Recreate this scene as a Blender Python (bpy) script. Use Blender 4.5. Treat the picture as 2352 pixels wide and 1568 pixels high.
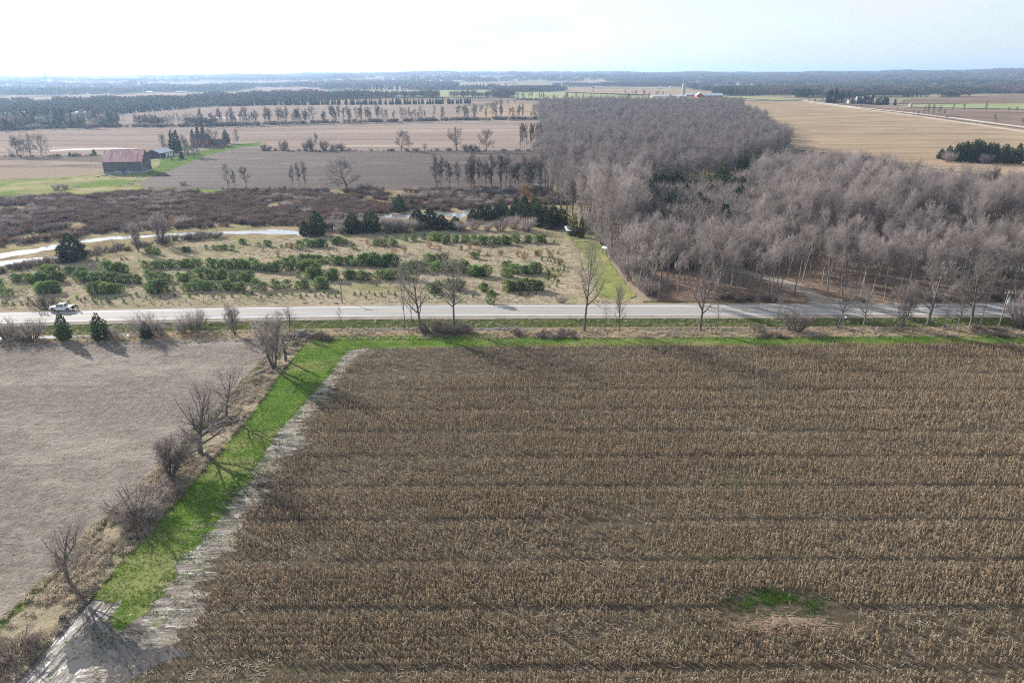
import bpy, bmesh, math, random
import numpy as np
from mathutils import Vector, Matrix, Euler
from mathutils.geometry import tessellate_polygon

for _o in list(bpy.data.objects): bpy.data.objects.remove(_o)
S = bpy.context.scene
COL = S.collection
R = math.radians
# ------------------------------------------------------------------ camera
CAM_H, PITCH, LENS = 55.0, 21.0, 24.0
cd = bpy.data.cameras.new('camera'); cam = bpy.data.objects.new('camera', cd); COL.objects.link(cam)
cd.lens = LENS; cd.sensor_width = 36.0; cd.clip_start = 1.0; cd.clip_end = 60000
cam.location = (0, 0, CAM_H); cam.rotation_euler = (R(90 - PITCH), 0, 0)
S.camera = cam
# ------------------------------------------------------------------ sky and sun
SUN_EL, SUN_AZ = 22.0, -48.0          # azimuth from +Y, towards +X
W = bpy.data.worlds.new('World'); S.world = W; W.use_nodes = True
wn, wl = W.node_tree.nodes, W.node_tree.links
wn.clear()
w_out = wn.new('ShaderNodeOutputWorld'); w_bg = wn.new('ShaderNodeBackground')
sky = wn.new('ShaderNodeTexSky'); sky.sky_type = 'NISHITA'; sky.sun_disc = False
sky.sun_elevation = R(SUN_EL); sky.sun_rotation = R(SUN_AZ); sky.altitude = 300
sky.air_density = 1.0; sky.dust_density = 1.2; sky.ozone_density = 1.0
w_tc = wn.new('ShaderNodeTexCoord'); w_map = wn.new('ShaderNodeMapping'); w_map.inputs['Scale'].default_value = (2.2, 2.2, 13)
w_no = wn.new('ShaderNodeTexNoise'); w_no.inputs['Scale'].default_value = 1.6; w_no.inputs['Detail'].default_value = 9; w_no.inputs['Roughness'].default_value = 0.62
w_rp = wn.new('ShaderNodeValToRGB'); w_rp.color_ramp.elements[0].position = 0.45; w_rp.color_ramp.elements[0].color = (.25, .25, .25, 1)
w_rp.color_ramp.elements[1].position = 0.62; w_rp.color_ramp.elements[1].color = (1, 1, 1, 1)
w_mx = wn.new('ShaderNodeMix'); w_mx.data_type = 'RGBA'
w_mx.inputs['B'].default_value = (4.6, 4.6, 4.65, 1)       # thin sunlit cloud
wl.new(w_tc.outputs['Generated'], w_map.inputs['Vector']); wl.new(w_map.outputs[0], w_no.inputs['Vector'])
wl.new(w_no.outputs['Fac'], w_rp.inputs[0]); wl.new(w_rp.outputs[0], w_mx.inputs['Factor'])
wl.new(sky.outputs[0], w_mx.inputs['A']); wl.new(w_mx.outputs['Result'], w_bg.inputs['Color'])
w_bg.inputs['Strength'].default_value = 0.085
wl.new(w_bg.outputs[0], w_out.inputs[0])
sd = bpy.data.lights.new('sun', 'SUN'); sun = bpy.data.objects.new('sun', sd); COL.objects.link(sun)
sd.energy = 5.0; sd.angle = R(0.55); sd.color = (1.0, 0.94, 0.86)
_s = Vector((math.sin(R(SUN_AZ)) * math.cos(R(SUN_EL)), math.cos(R(SUN_AZ)) * math.cos(R(SUN_EL)), math.sin(R(SUN_EL))))
sun.rotation_euler = _s.to_track_quat('Z', 'Y').to_euler()
S.view_settings.view_transform = 'Standard'; S.view_settings.look = 'None'
S.view_settings.exposure = 1.3; S.view_settings.gamma = 1.0; S.view_settings.use_curve_mapping = False
S.render.engine = 'CYCLES'
S.cycles.filter_width = 1.05
S.cycles.use_denoising = False; S.cycles.denoiser = 'OPENIMAGEDENOISE'; S.cycles.denoising_prefilter = 'ACCURATE'; S.cycles.denoising_input_passes = 'RGB_ALBEDO_NORMAL'
S.cycles.max_bounces = 5; S.cycles.diffuse_bounces = 2; S.cycles.glossy_bounces = 2; S.cycles.transmission_bounces = 3
S.cycles.volume_bounces = 0; S.cycles.transparent_max_bounces = 6
S.cycles.caustics_reflective = False; S.cycles.caustics_refractive = False
S.cycles.sample_clamp_indirect = 4.0

# ------------------------------------------------------------------ terrain and picture geometry
def ss(x, a, b):
    t = min(1.0, max(0.0, (x - a) / (b - a))); return t * t * (3 - 2 * t)
def lerp(a, b, t): return a + (b - a) * t
_RIDGE = [(-60, 55), (-37, 56), (-30, 70), (-20, 92), (-12, 112), (-6, 128), (0, 126), (6, 122), (12, 118), (20, 116), (28, 124), (37, 140), (60, 150)]
def terrain(x, y):
    r = math.hypot(x, y)
    if r < 650: return 0.0
    az = math.degrees(math.atan2(x, y)); a = max(-60, min(60, az))
    w = lerp(0.22, 1.0, ss(a, -38, -6))
    z = 20.0 * w * ss(r, 650, 1650)
    if r > 2200:
        for (a0, h0), (a1, h1) in zip(_RIDGE, _RIDGE[1:]):
            if a0 <= a <= a1: hr = lerp(h0, h1, ss(a, a0, a1)); break
        hr += 2.5 * math.sin(a * .9 + 1) + 1.5 * math.sin(a * 2.3)
        z2 = lerp(z, hr, ss(r, 2200, 9500))
        z2 += (2.5 * math.sin(a * 1.3 + r * .0011) + 2 * math.sin(a * .6 - r * .0017)) * ss(r, 2600, 5000)
        z = max(z2, 0)
    return z
_F = 2352 * LENS / 36.0
_cp, _sp = math.cos(R(PITCH)), math.sin(R(PITCH))
def ray(u, v):
    a, b = (u - 1176) / _F, -(v - 784) / _F
    return Vector((a, _cp + b * _sp, -_sp + b * _cp))
def G(u, v, z=None):
    """where the line of sight through picture point (u, v) of the 2352 x 1568 photograph meets the ground"""
    d = ray(u, v)
    if z is not None or v > 330:
        t = ((z or 0.0) - CAM_H) / d.z
        p = Vector((0, 0, CAM_H)) + d * t
        return p
    t0, t = 100.0, 100.0
    while t < 30000:
        t1 = t * 1.03
        if CAM_H + d.z * t1 < terrain(d.x * t1, d.y * t1):
            lo, hi = t, t1
            for _ in range(18):
                m = (lo + hi) / 2
                if CAM_H + d.z * m < terrain(d.x * m, d.y * m): hi = m
                else: lo = m
            t = hi; break
        t = t1
    return Vector((d.x * t, d.y * t, terrain(d.x * t, d.y * t)))
def mpp(p):
    """metres per picture point (2352 wide) at a place"""
    return (p.y * _cp + (CAM_H - p.z) * _sp) / _F
def Hof(u, v, vtop, z=0.0):
    """height of an upright thing whose foot shows at (u, v) and top at vtop"""
    p = G(u, v, z if v > 330 else None); d = ray(u, vtop)
    return CAM_H + d.z / d.y * p.y - p.z
# ------------------------------------------------------------------ noise and polygons
_rs = np.random.RandomState(5); _LAT = _rs.rand(256, 256)
def vnoise(x, y, s, o=0):
    x = np.asarray(x, float) * s + 17.3 + o * 31.7; y = np.asarray(y, float) * s + 5.1 + o * 12.9
    xi, yi = np.floor(x).astype(int), np.floor(y).astype(int); fx, fy = x - xi, y - yi
    fx, fy = fx * fx * (3 - 2 * fx), fy * fy * (3 - 2 * fy)
    g = lambda a, b: _LAT[a % 256, b % 256]
    return (g(xi, yi) * (1 - fx) + g(xi + 1, yi) * fx) * (1 - fy) + (g(xi, yi + 1) * (1 - fx) + g(xi + 1, yi + 1) * fx) * fy
def fbm(x, y, s, o=0): return (vnoise(x, y, s, o) + .5 * vnoise(x, y, s * 2.1, o + 1) + .25 * vnoise(x, y, s * 4.3, o + 2)) / 1.75
def inside(px, py, poly):
    px, py = np.asarray(px), np.asarray(py); r = np.zeros(px.shape, bool); n = len(poly)
    for i in range(n):
        x0, y0 = poly[i][:2]; x1, y1 = poly[(i + 1) % n][:2]
        if y0 == y1: continue
        c = ((y0 > py) != (y1 > py)) & (px < (x1 - x0) * (py - y0) / (y1 - y0) + x0)
        r ^= c
    return r
def poly_of(uv): return [tuple(G(u, v)) for u, v in uv]
def seg_dist(px, py, line):
    d = np.full(np.shape(px), 1e9)
    for (x0, y0), (x1, y1) in zip(line, line[1:]):
        dx, dy = x1 - x0, y1 - y0
        t = np.clip(((px - x0) * dx + (py - y0) * dy) / (dx * dx + dy * dy + 1e-9), 0, 1)
        d = np.minimum(d, np.hypot(px - x0 - t * dx, py - y0 - t * dy))
    return d
# ------------------------------------------------------------------ materials
def ramp_node(nt, stops):
    r = nt.nodes.new('ShaderNodeValToRGB'); e = r.color_ramp.elements
    while len(e) < len(stops): e.new(0.5)
    for el, (p, c) in zip(e, stops): el.position = p; el.color = (*c, 1)
    return r
def M(name, stops, scale=(1, 1, 1), detail=6, rough=.9, layers=(), bump=None, transl=0.0, rnd=0.0, obj=False, spec=.25, wet=None, metal=0.0, rough_noise=None, ndet=.6, rotz=0.0):
    """noise-ramp material in world (or object) space.  layers: (scale, lo, hi, colour) mixes a colour in where a noise passes lo..hi.
    bump: (scale, strength, distance).  wet: (scale, lo, hi, roughness) lowers the roughness in patches."""
    m = bpy.data.materials.new(name); m.use_nodes = True
    nt = m.node_tree; N, L = nt.nodes, nt.links
    b = N['Principled BSDF']; out = N['Material Output']
    if obj: pos = N.new('ShaderNodeTexCoord').outputs['Object']
    else: pos = N.new('ShaderNodeNewGeometry').outputs['Position']
    def noise(sc, det=detail, off=0.0):
        mp = N.new('ShaderNodeMapping'); s3 = sc if isinstance(sc, tuple) else (sc, sc, sc)
        mp.inputs['Scale'].default_value = s3; mp.inputs['Location'].default_value = (off, off * .7, off * .3)
        if rotz:
            m0 = N.new('ShaderNodeVectorRotate'); m0.rotation_type = 'Z_AXIS'; m0.inputs['Angle'].default_value = rotz; L.new(pos, m0.inputs['Vector'])
        t = N.new('ShaderNodeTexNoise'); t.inputs['Scale'].default_value = 1.0; t.inputs['Detail'].default_value = det; t.inputs['Roughness'].default_value = ndet
        L.new(m0.outputs[0] if rotz else pos, mp.inputs[0]); L.new(mp.outputs[0], t.inputs['Vector']); return t.outputs['Fac']
    if len(stops) == 1:
        rgb = N.new('ShaderNodeRGB'); rgb.outputs[0].default_value = (*stops[0][1], 1); col = rgb.outputs[0]
    else:
        rp = ramp_node(nt, stops); L.new(noise(scale), rp.inputs[0]); col = rp.outputs[0]
    for k, (sc, lo, hi, c) in enumerate(layers):
        mr = N.new('ShaderNodeMapRange'); mr.interpolation_type = 'SMOOTHSTEP'
        mr.inputs['From Min'].default_value = lo; mr.inputs['From Max'].default_value = hi
        L.new(noise(sc, off=3.7 * k + 11), mr.inputs['Value'])
        mx = N.new('ShaderNodeMix'); mx.data_type = 'RGBA'; mx.inputs['B'].default_value = (*c, 1)
        L.new(mr.outputs[0], mx.inputs['Factor']); L.new(col, mx.inputs['A']); col = mx.outputs['Result']
    if rnd:
        oi = N.new('ShaderNodeObjectInfo'); mr = N.new('ShaderNodeMapRange')
        mr.inputs['To Min'].default_value = 1 - rnd; mr.inputs['To Max'].default_value = 1 + rnd
        L.new(oi.outputs['Random'], mr.inputs['Value'])
        hs = N.new('ShaderNodeHueSaturation'); L.new(mr.outputs[0], hs.inputs['Value']); L.new(col, hs.inputs['Color'])
        ms = N.new('ShaderNodeMath'); ms.operation = 'MULTIPLY_ADD'; ms.inputs[1].default_value = .035 * min(1, rnd * 3); ms.inputs[2].default_value = .5 - .0175 * min(1, rnd * 3)
        m2 = N.new('ShaderNodeMath'); m2.operation = 'FRACT'; m3 = N.new('ShaderNodeMath'); m3.operation = 'MULTIPLY'; m3.inputs[1].default_value = 7.31
        L.new(oi.outputs['Random'], m3.inputs[0]); L.new(m3.outputs[0], m2.inputs[0]); L.new(m2.outputs[0], ms.inputs[0]); L.new(ms.outputs[0], hs.inputs['Hue'])
        col = hs.outputs['Color']
    L.new(col, b.inputs['Base Color'])
    b.inputs['Roughness'].default_value = rough; b.inputs['Specular IOR Level'].default_value = spec; b.inputs['Metallic'].default_value = metal
    if wet:
        sc, lo, hi, rr = wet
        mr = N.new('ShaderNodeMapRange'); mr.interpolation_type = 'SMOOTHSTEP'
        mr.inputs['From Min'].default_value = lo; mr.inputs['From Max'].default_value = hi; mr.inputs['To Min'].default_value = rough; mr.inputs['To Max'].default_value = rr
        L.new(noise(sc, off=23.0), mr.inputs['Value']); L.new(mr.outputs[0], b.inputs['Roughness'])
    if bump:
        sc, st, di = bump
        bp = N.new('ShaderNodeBump'); bp.inputs['Strength'].default_value = st; bp.inputs['Distance'].default_value = di
        L.new(noise(sc, det=5, off=41.0), bp.inputs['Height']); L.new(bp.outputs[0], b.inputs['Normal'])
    if transl:
        tr = N.new('ShaderNodeBsdfTranslucent'); L.new(col, tr.inputs['Color'])
        ms = N.new('ShaderNodeMixShader'); ms.inputs[0].default_value = transl
        L.new(b.outputs[0], ms.inputs[1]); L.new(tr.outputs[0], ms.inputs[2]); L.new(ms.outputs[0], out.inputs['Surface'])
    return m
def flat(name, c, rough=.7, spec=.3, metal=0.0, rnd=0.0):
    c2 = tuple(x * .78 for x in c)
    return M(name, [(.35, c2), (.65, c)], scale=(2.3, 2.3, 2.3), rough=rough, spec=spec, metal=metal, obj=True, rnd=rnd)
# ------------------------------------------------------------------ mesh building and object bookkeeping
class MB:
    def __init__(s): s.v, s.f, s.m = [], [], []
    def add(s, vs, fs, mi=0):
        o = len(s.v); s.v.extend(tuple(p) for p in vs); s.f.extend(tuple(i + o for i in f) for f in fs); s.m.extend([mi] * len(fs)); return s
    def box(s, c, d, mi=0, rz=0.0, top=(1, 1), sh=(0, 0)):
        """box by centre and size; top scales the upper face, sh shifts it"""
        x, y, z = d[0] / 2, d[1] / 2, d[2] / 2; cr, sr = math.cos(rz), math.sin(rz); vs = []
        for sz, (tx, ty), (hx, hy) in ((-1, (1, 1), (0, 0)), (1, top, sh)):
            for sx, sy in ((-1, -1), (1, -1), (1, 1), (-1, 1)):
                px, py = sx * x * tx + hx, sy * y * ty + hy
                vs.append((c[0] + px * cr - py * sr, c[1] + px * sr + py * cr, c[2] + sz * z))
        return s.add(vs, [(3, 2, 1, 0), (4, 5, 6, 7), (0, 1, 5, 4), (1, 2, 6, 5), (2, 3, 7, 6), (3, 0, 4, 7)], mi)
    def tube(s, pts, rad, n=6, mi=0, cap=True):
        o = len(s.v); k = len(pts); pts = [Vector(p) for p in pts]
        for i, p in enumerate(pts):
            t = (pts[min(i + 1, k - 1)] - pts[max(i - 1, 0)])
            if t.length < 1e-9: t = Vector((0, 0, 1))
            t.normalize(); a = t.cross(Vector((0, 0, 1)) if abs(t.z) < .9 else Vector((1, 0, 0))).normalized(); b = t.cross(a)
            r = rad[i] if hasattr(rad, '__len__') else rad
            for j in range(n):
                q = p + a * (math.cos(2 * math.pi * j / n) * r) + b * (math.sin(2 * math.pi * j / n) * r); s.v.append((q.x, q.y, q.z))
        c = 0
        for i in range(k - 1):
            for j in range(n):
                s.f.append((o + i * n + j, o + i * n + (j + 1) % n, o + (i + 1) * n + (j + 1) % n, o + (i + 1) * n + j)); c += 1
        if cap and n > 2:
            s.f.append(tuple(o + j for j in range(n))[::-1]); s.f.append(tuple(o + (k - 1) * n + j for j in range(n))); c += 2
        s.m.extend([mi] * c); return s
    def tri(s, a, b, c, mi=0): return s.add((a, b, c), [(0, 1, 2)], mi)
    def mesh(s, name, mats, smooth=False):
        me = bpy.data.meshes.new(name); me.from_pydata(s.v, [], s.f)
        for m in (mats if isinstance(mats, (list, tuple)) else [mats]): me.materials.append(m)
        if any(s.m): me.polygons.foreach_set('material_index', s.m)
        if smooth: me.polygons.foreach_set('use_smooth', [True] * len(s.f))
        me.update(); return me
def tag(o, label=None, cat=None, group=None, kind=None):
    if label: o['label'] = label
    if cat: o['category'] = cat
    if group: o['group'] = group
    if kind: o['kind'] = kind
    return o
def ob(name, me, parent=None, loc=(0, 0, 0), rz=0.0, sc=1.0, rot=None):
    o = bpy.data.objects.new(name, me); COL.objects.link(o); o.location = loc
    o.rotation_euler = rot if rot is not None else (0, 0, rz)
    o.scale = sc if hasattr(sc, '__len__') else (sc, sc, sc)
    if parent is not None: o.parent = parent
    return o
def thing(name, label, cat, loc=(0, 0, 0), rz=0.0, group=None, sc=1.0, rot=None):
    return tag(ob(name, None, None, loc, rz, sc, rot), label, cat, group)
def part(name, mb, mats, parent, label=None, smooth=False):
    o = ob(name, mb.mesh(name, mats, smooth), parent)
    if label: o['label'] = label
    return o
def dense(poly, step, jit, seed=0, closed=True):
    """the polygon's edge cut into short pieces and made a little ragged"""
    rng = random.Random(seed); out = []; n = len(poly)
    for i in range(n if closed else n - 1):
        a, b = Vector(poly[i][:2]), Vector(poly[(i + 1) % n][:2]); L = (b - a).length; k = max(1, int(L / step))
        nn = Vector((-(b - a).y, (b - a).x)) / max(L, 1e-6)
        for j in range(k):
            p = a.lerp(b, j / k)
            if jit: p = p + nn * ((float(vnoise(p.x, p.y, .9 / step, seed)) - .5) * 2 * jit + rng.uniform(-.25, .25) * jit)
            out.append((p.x, p.y))
    return out
def sheet(name, poly, z, mat, step=3.0, jit=.5, kind='structure', seed=1, drape=False, streak=0.0, only=None):
    """a ground sheet lying z above the terrain"""
    pts = dense(poly, step, jit, seed)
    if streak:      # tongues along the crop rows
        sx = lambda x, y: streak * ((float(vnoise(seed, y, 1.35, 2)) - .5) * 2.2 + (float(vnoise(seed, y, 3.1, 5)) - .5) * .9)
        pts = [(x + (sx(x, y) if only is None or only(x, y) else 0), y) for x, y in pts]
    bm = bmesh.new(); vs = [bm.verts.new((x, y, 0)) for x, y in pts]
    for t in tessellate_polygon([[Vector((x, y, 0)) for x, y in pts]]):
        try: bm.faces.new([vs[i] for i in t])
        except ValueError: pass
    if drape:
        for _ in range(7):
            es = [e for e in bm.edges if e.calc_length() > drape]
            if not es: break
            bmesh.ops.subdivide_edges(bm, edges=es, cuts=1); bmesh.ops.triangulate(bm, faces=bm.faces[:])
    bmesh.ops.recalc_face_normals(bm, faces=bm.faces[:])
    for v in bm.verts: v.co.z = terrain(v.co.x, v.co.y) + z
    if bm.faces and sum(f.normal.z for f in bm.faces) < 0: bmesh.ops.reverse_faces(bm, faces=bm.faces[:])
    me = bpy.data.meshes.new(name); bm.to_mesh(me); bm.free(); me.materials.append(mat)
    return tag(ob(name, me), kind=kind)
_protos = {}
def scatter(name, protos, P, rz, sc, idx, kind='stuff', tilt=None):
    """ONE object of countless small things: copies of the protos on points"""
    P = np.asarray(P, float); n = len(P)
    me = bpy.data.meshes.new(name); me.vertices.add(n); me.vertices.foreach_set('co', P.ravel())
    rot = np.zeros((n, 3)); rot[:, 2] = rz
    if tilt is not None: rot[:, 0] = tilt[:, 0]; rot[:, 1] = tilt[:, 1]
    a = me.attributes.new('rot', 'FLOAT_VECTOR', 'POINT'); a.data.foreach_set('vector', rot.ravel())
    s3 = np.asarray(sc, float); s3 = np.repeat(s3[:, None], 3, 1) if s3.ndim == 1 else s3
    a = me.attributes.new('scl', 'FLOAT_VECTOR', 'POINT'); a.data.foreach_set('vector', s3.ravel())
    a = me.attributes.new('idx', 'INT', 'POINT'); a.data.foreach_set('value', np.asarray(idx, np.int32))
    o = ob(name, me); tag(o, kind=kind)
    ng = bpy.data.node_groups.new(name, 'GeometryNodeTree')
    ng.interface.new_socket('Geometry', in_out='INPUT', socket_type='NodeSocketGeometry')
    ng.interface.new_socket('Geometry', in_out='OUTPUT', socket_type='NodeSocketGeometry')
    N, L = ng.nodes, ng.links; gi = N.new('NodeGroupInput'); go = N.new('NodeGroupOutput'); jn = N.new('GeometryNodeJoinGeometry')
    def attr(nm, ty):
        q = N.new('GeometryNodeInputNamedAttribute'); q.data_type = ty; q.inputs['Name'].default_value = nm; return q.outputs['Attribute']
    ra, sa, ia = attr('rot', 'FLOAT_VECTOR'), attr('scl', 'FLOAT_VECTOR'), attr('idx', 'INT')
    e2r = N.new('FunctionNodeEulerToRotation'); L.new(ra, e2r.inputs[0])
    for k, me_p in enumerate(protos):
        if me_p.name not in _protos: _protos[me_p.name] = bpy.data.objects.new('source_' + me_p.name, me_p)
        oi = N.new('GeometryNodeObjectInfo'); oi.inputs['Object'].default_value = _protos[me_p.name]; oi.inputs['As Instance'].default_value = True
        cp = N.new('FunctionNodeCompare'); cp.data_type = 'INT'; cp.operation = 'EQUAL'; L.new(ia, cp.inputs['A']); cp.inputs['B'].default_value = k
        ip = N.new('GeometryNodeInstanceOnPoints'); L.new(gi.outputs[0], ip.inputs['Points']); L.new(cp.outputs[0], ip.inputs['Selection'])
        L.new(oi.outputs['Geometry'], ip.inputs['Instance']); L.new(e2r.outputs[0], ip.inputs['Rotation']); L.new(sa, ip.inputs['Scale'])
        L.new(ip.outputs[0], jn.inputs[0])
    L.new(jn.outputs[0], go.inputs[0])
    md = o.modifiers.new('scatter', 'NODES'); md.node_group = ng
    return o
def grid_pts(poly, step, rs, jit=.5, keep=None):
    """jittered grid of points inside a polygon"""
    xs = [p[0] for p in poly]; ys = [p[1] for p in poly]
    gx, gy = np.meshgrid(np.arange(min(xs), max(xs), step), np.arange(min(ys), max(ys), step))
    px = gx.ravel() + rs.uniform(-jit, jit, gx.size) * step; py = gy.ravel() + rs.uniform(-jit, jit, gx.size) * step
    k = inside(px, py, poly); px, py = px[k], py[k]
    if keep is not None:
        k = keep(px, py); px, py = px[k], py[k]
    return px, py
def inview(px, py, margin=1.15, near=44):
    dep = py * _cp + CAM_H * _sp
    return (np.abs(px) < dep * .75 * margin) & (py > near)
rs = np.random.RandomState(11); rng = random.Random(3)
HAZE = 1.02e-4
# ------------------------------------------------------------------ the ground
base_m = M('open_country', [(.3, (.2, .16, .12)), (.48, (.25, .2, .15)), (.58, (.2, .2, .11)), (.72, (.15, .2, .08))], scale=.0016, detail=3,
           layers=[((.004, .009, 1), .5, .56, (.14, .115, .1)), (.0028, .6, .63, (.3, .25, .18))], rough=1, spec=0)
az = [-180 + 10 * i for i in range(13)] + [-58 + i * 1.16 for i in range(101)] + [60 + 10 * i for i in range(13)]
az = sorted(set(round(a, 3) for a in az if -180 <= a < 180)); rings = [0.0, 20.0]
while rings[-1] < 26500: rings.append(rings[-1] * 1.062)
mb = MB(); na = len(az)
for r in rings:
    for a in az:
        x, y = r * math.sin(R(a)), r * math.cos(R(a)); mb.v.append((x, y, terrain(x, y) - .02 - min(.25, r * .0001)))
for i in range(len(rings) - 1):
    for j in range(na):
        k = (j + 1) % na; mb.f.append((i * na + j, i * na + k, (i + 1) * na + k, (i + 1) * na + j)); mb.m.append(0)
tag(ob('ground', mb.mesh('ground', base_m, True)), kind='structure')

# --- materials of the land
stubble_m = M('worked_soil', [(.3, (.155, .133, .114)), (.5, (.23, .2, .174)), (.7, (.325, .29, .256))], scale=.6, detail=9, ndet=.78,
              layers=[((.03, .07, 1), .48, .66, (.345, .31, .27)), ((.05, .9, 1), .54, .68, (.17, .148, .125)), (1.6, .53, .66, (.085, .072, .06)), (.09, .64, .76, (.15, .165, .08)), (2.6, .56, .68, (.38, .345, .31))],  # small dark specks paint the shadows of clods into the soil colour
              bump=(1.3, 1.0, .9), rough=1, spec=0)
strip_m = M('drawn_rows', [(.3, (.2, .156, .13)), (.55, (.25, .198, .166)), (.75, (.3, .245, .205))], scale=(.006, .05, 1), detail=5,
            layers=[((.004, .22, 1), .52, .62, (.165, .13, .11)), ((.002, .012, 1), .55, .68, (.31, .255, .205)), ((.004, .07, 1), .66, .7, (.34, .3, .26))], bump=((.05, .8, 1), .5, .2), rough=1, spec=0)
plough_m = M('ploughed_soil', [(.3, (.042, .028, .024)), (.5, (.064, .045, .039)), (.72, (.098, .073, .065))], scale=(.012, .09, 1), detail=7,
             layers=[((.01, .05, 1), .56, .72, (.15, .118, .108)), ((.02, .35, 1), .56, .66, (.036, .026, .023)), ((.018, .12, 1), .68, .76, (.26, .225, .21))], bump=((.06, .7, 1), .8, .3), rough=.95, spec=.1, wet=((.02, .12, 1), .66, .74, .5))
tan_m = M('tan_stubble', [(.3, (.21, .155, .1)), (.5, (.265, .2, .135)), (.7, (.32, .25, .17))], scale=(.006, .03, 1), detail=7,
          layers=[((.003, .05, 1), .5, .66, (.19, .14, .095)), ((.004, .12, 1), .56, .64, (.34, .27, .19))], rough=1, spec=0, bump=((.06, .5, 1), .5, .2))
green_m = M('winter_wheat', [(.35, (.19, .225, .11)), (.6, (.25, .27, .15))], scale=(.01, .02, 1), layers=[(.006, .5, .7, (.3, .29, .18))], rough=1, spec=0)
meadow_m = M('dead_grass_ground', [(.3, (.155, .133, .082)), (.48, (.255, .218, .15)), (.7, (.365, .315, .235))], scale=.45, detail=8, ndet=.7,
             layers=[(.07, .5, .68, (.16, .162, .075)), (.12, .58, .7, (.36, .28, .2)), (1.6, .58, .7, (.13, .11, .06))], bump=(1.3, .9, .35), rough=1, spec=0)
lawn_m = M('mown_grass_ground', [(.3, (.06, .1, .025)), (.5, (.085, .13, .035)), (.7, (.13, .165, .055))], scale=.5, detail=7,
           layers=[((.08, .2, 1), .5, .68, (.17, .19, .06)), (1.9, .6, .72, (.04, .07, .015))], bump=(1.8, .7, .18), rough=1, spec=0)
marsh_m = M('marsh_ground', [(.3, (.13, .1, .065)), (.5, (.23, .185, .115)), (.7, (.33, .275, .18))], scale=.12, detail=8, layers=[(.05, .5, .66, (.2, .19, .08)), (.9, .58, .7, (.1, .08, .06))], bump=(.8, .8, .4), rough=1, spec=0)
pasture_m = M('rough_pasture', [(.3, (.15, .16, .07)), (.5, (.23, .215, .11)), (.72, (.34, .3, .19))], scale=.06, detail=8, layers=[(.03, .46, .6, (.12, .165, .05)), (.3, .62, .7, (.1, .085, .06))], bump=(.5, .7, .4), rough=1, spec=0)
litter_m = M('leaf_litter', [(.3, (.1, .074, .057)), (.5, (.165, .121, .093)), (.7, (.25, .188, .148))], scale=.5, detail=8, layers=[(.06, .52, .66, (.19, .13, .09)), (1.1, .58, .68, (.065, .05, .042))], bump=(1.0, .9, .3), rough=1, spec=0)
mud_m = M('wet_mud', [(.3, (.11, .094, .08)), (.5, (.175, .152, .13)), (.7, (.26, .232, .204))], scale=(.9, 2.2, 1), detail=8, ndet=.7,
          layers=[((.3, 2.2, 1), .48, .58, (.085, .073, .062)), ((.35, 2.8, 1), .55, .63, (.43, .41, .38)), (2.4, .6, .7, (.3, .275, .25)), (.6, .54, .66, (.085, .12, .03))], bump=((.9, 1.9, 1), 1.0, .3), rough=.9, spec=.3, wet=(.45, .58, .68, .35))
corn_soil_m = M('corn_field_soil', [(.3, (.034, .028, .019)), (.5, (.058, .048, .033)), (.7, (.105, .088, .06))], scale=(.5, 1.3, 1), detail=8, ndet=.7,
                layers=[((.03, .2, 1), .58, .72, (.055, .068, .026)), (1.7, .56, .68, (.16, .13, .1))], bump=(1.6, .8, .2), rough=.95, spec=.1)
asphalt_m = M('old_asphalt', [(.35, (.222, .216, .213)), (.65, (.272, .265, .26))], scale=(.05, 1.6, 1), detail=5, layers=[((.015, .55, 1), .54, .66, (.315, .308, .3)), (4.0, .6, .75, (.2, .195, .19))], rough=.85, spec=.3)
gravel_m = M('road_gravel', [(.3, (.2, .175, .15)), (.7, (.3, .268, .235))], scale=2.2, detail=7, layers=[(.2, .55, .7, (.17, .15, .12))], bump=(5, .6, .05), rough=1, spec=0)
paint_w = M('white_road_paint', [(.3, (.74, .74, .72)), (.7, (.85, .85, .83))], scale=1.4, rough=.7)
paint_y = M('yellow_road_paint', [(.3, (.5, .37, .12)), (.7, (.62, .47, .2))], scale=1.4, rough=.7)
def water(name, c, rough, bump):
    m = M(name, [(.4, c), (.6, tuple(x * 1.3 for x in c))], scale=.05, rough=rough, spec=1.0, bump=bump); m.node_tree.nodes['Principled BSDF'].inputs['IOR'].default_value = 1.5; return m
stream_m = water('stream_water', (.16, .165, .17), .1, ((.8, .8, 1), .15, .05)); stream_m.node_tree.nodes['Principled BSDF'].inputs['IOR'].default_value = 2.6  # lightened base and raised IOR stand in for sun glint on the water
puddle_m = water('puddle_water', (.06, .058, .06), .14, (1.5, .08, .03)); puddle_m.node_tree.nodes['Principled BSDF'].inputs['IOR'].default_value = 1.36; puddle_m.node_tree.nodes['Principled BSDF'].inputs['Specular IOR Level'].default_value = .5

brown_m = M('brown_soil', [(.35, (.12, .088, .066)), (.65, (.185, .14, .107))], scale=(.006, .03, 1), detail=6, layers=[((.004, .05, 1), .52, .66, (.22, .17, .13))], rough=1, spec=0)
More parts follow.
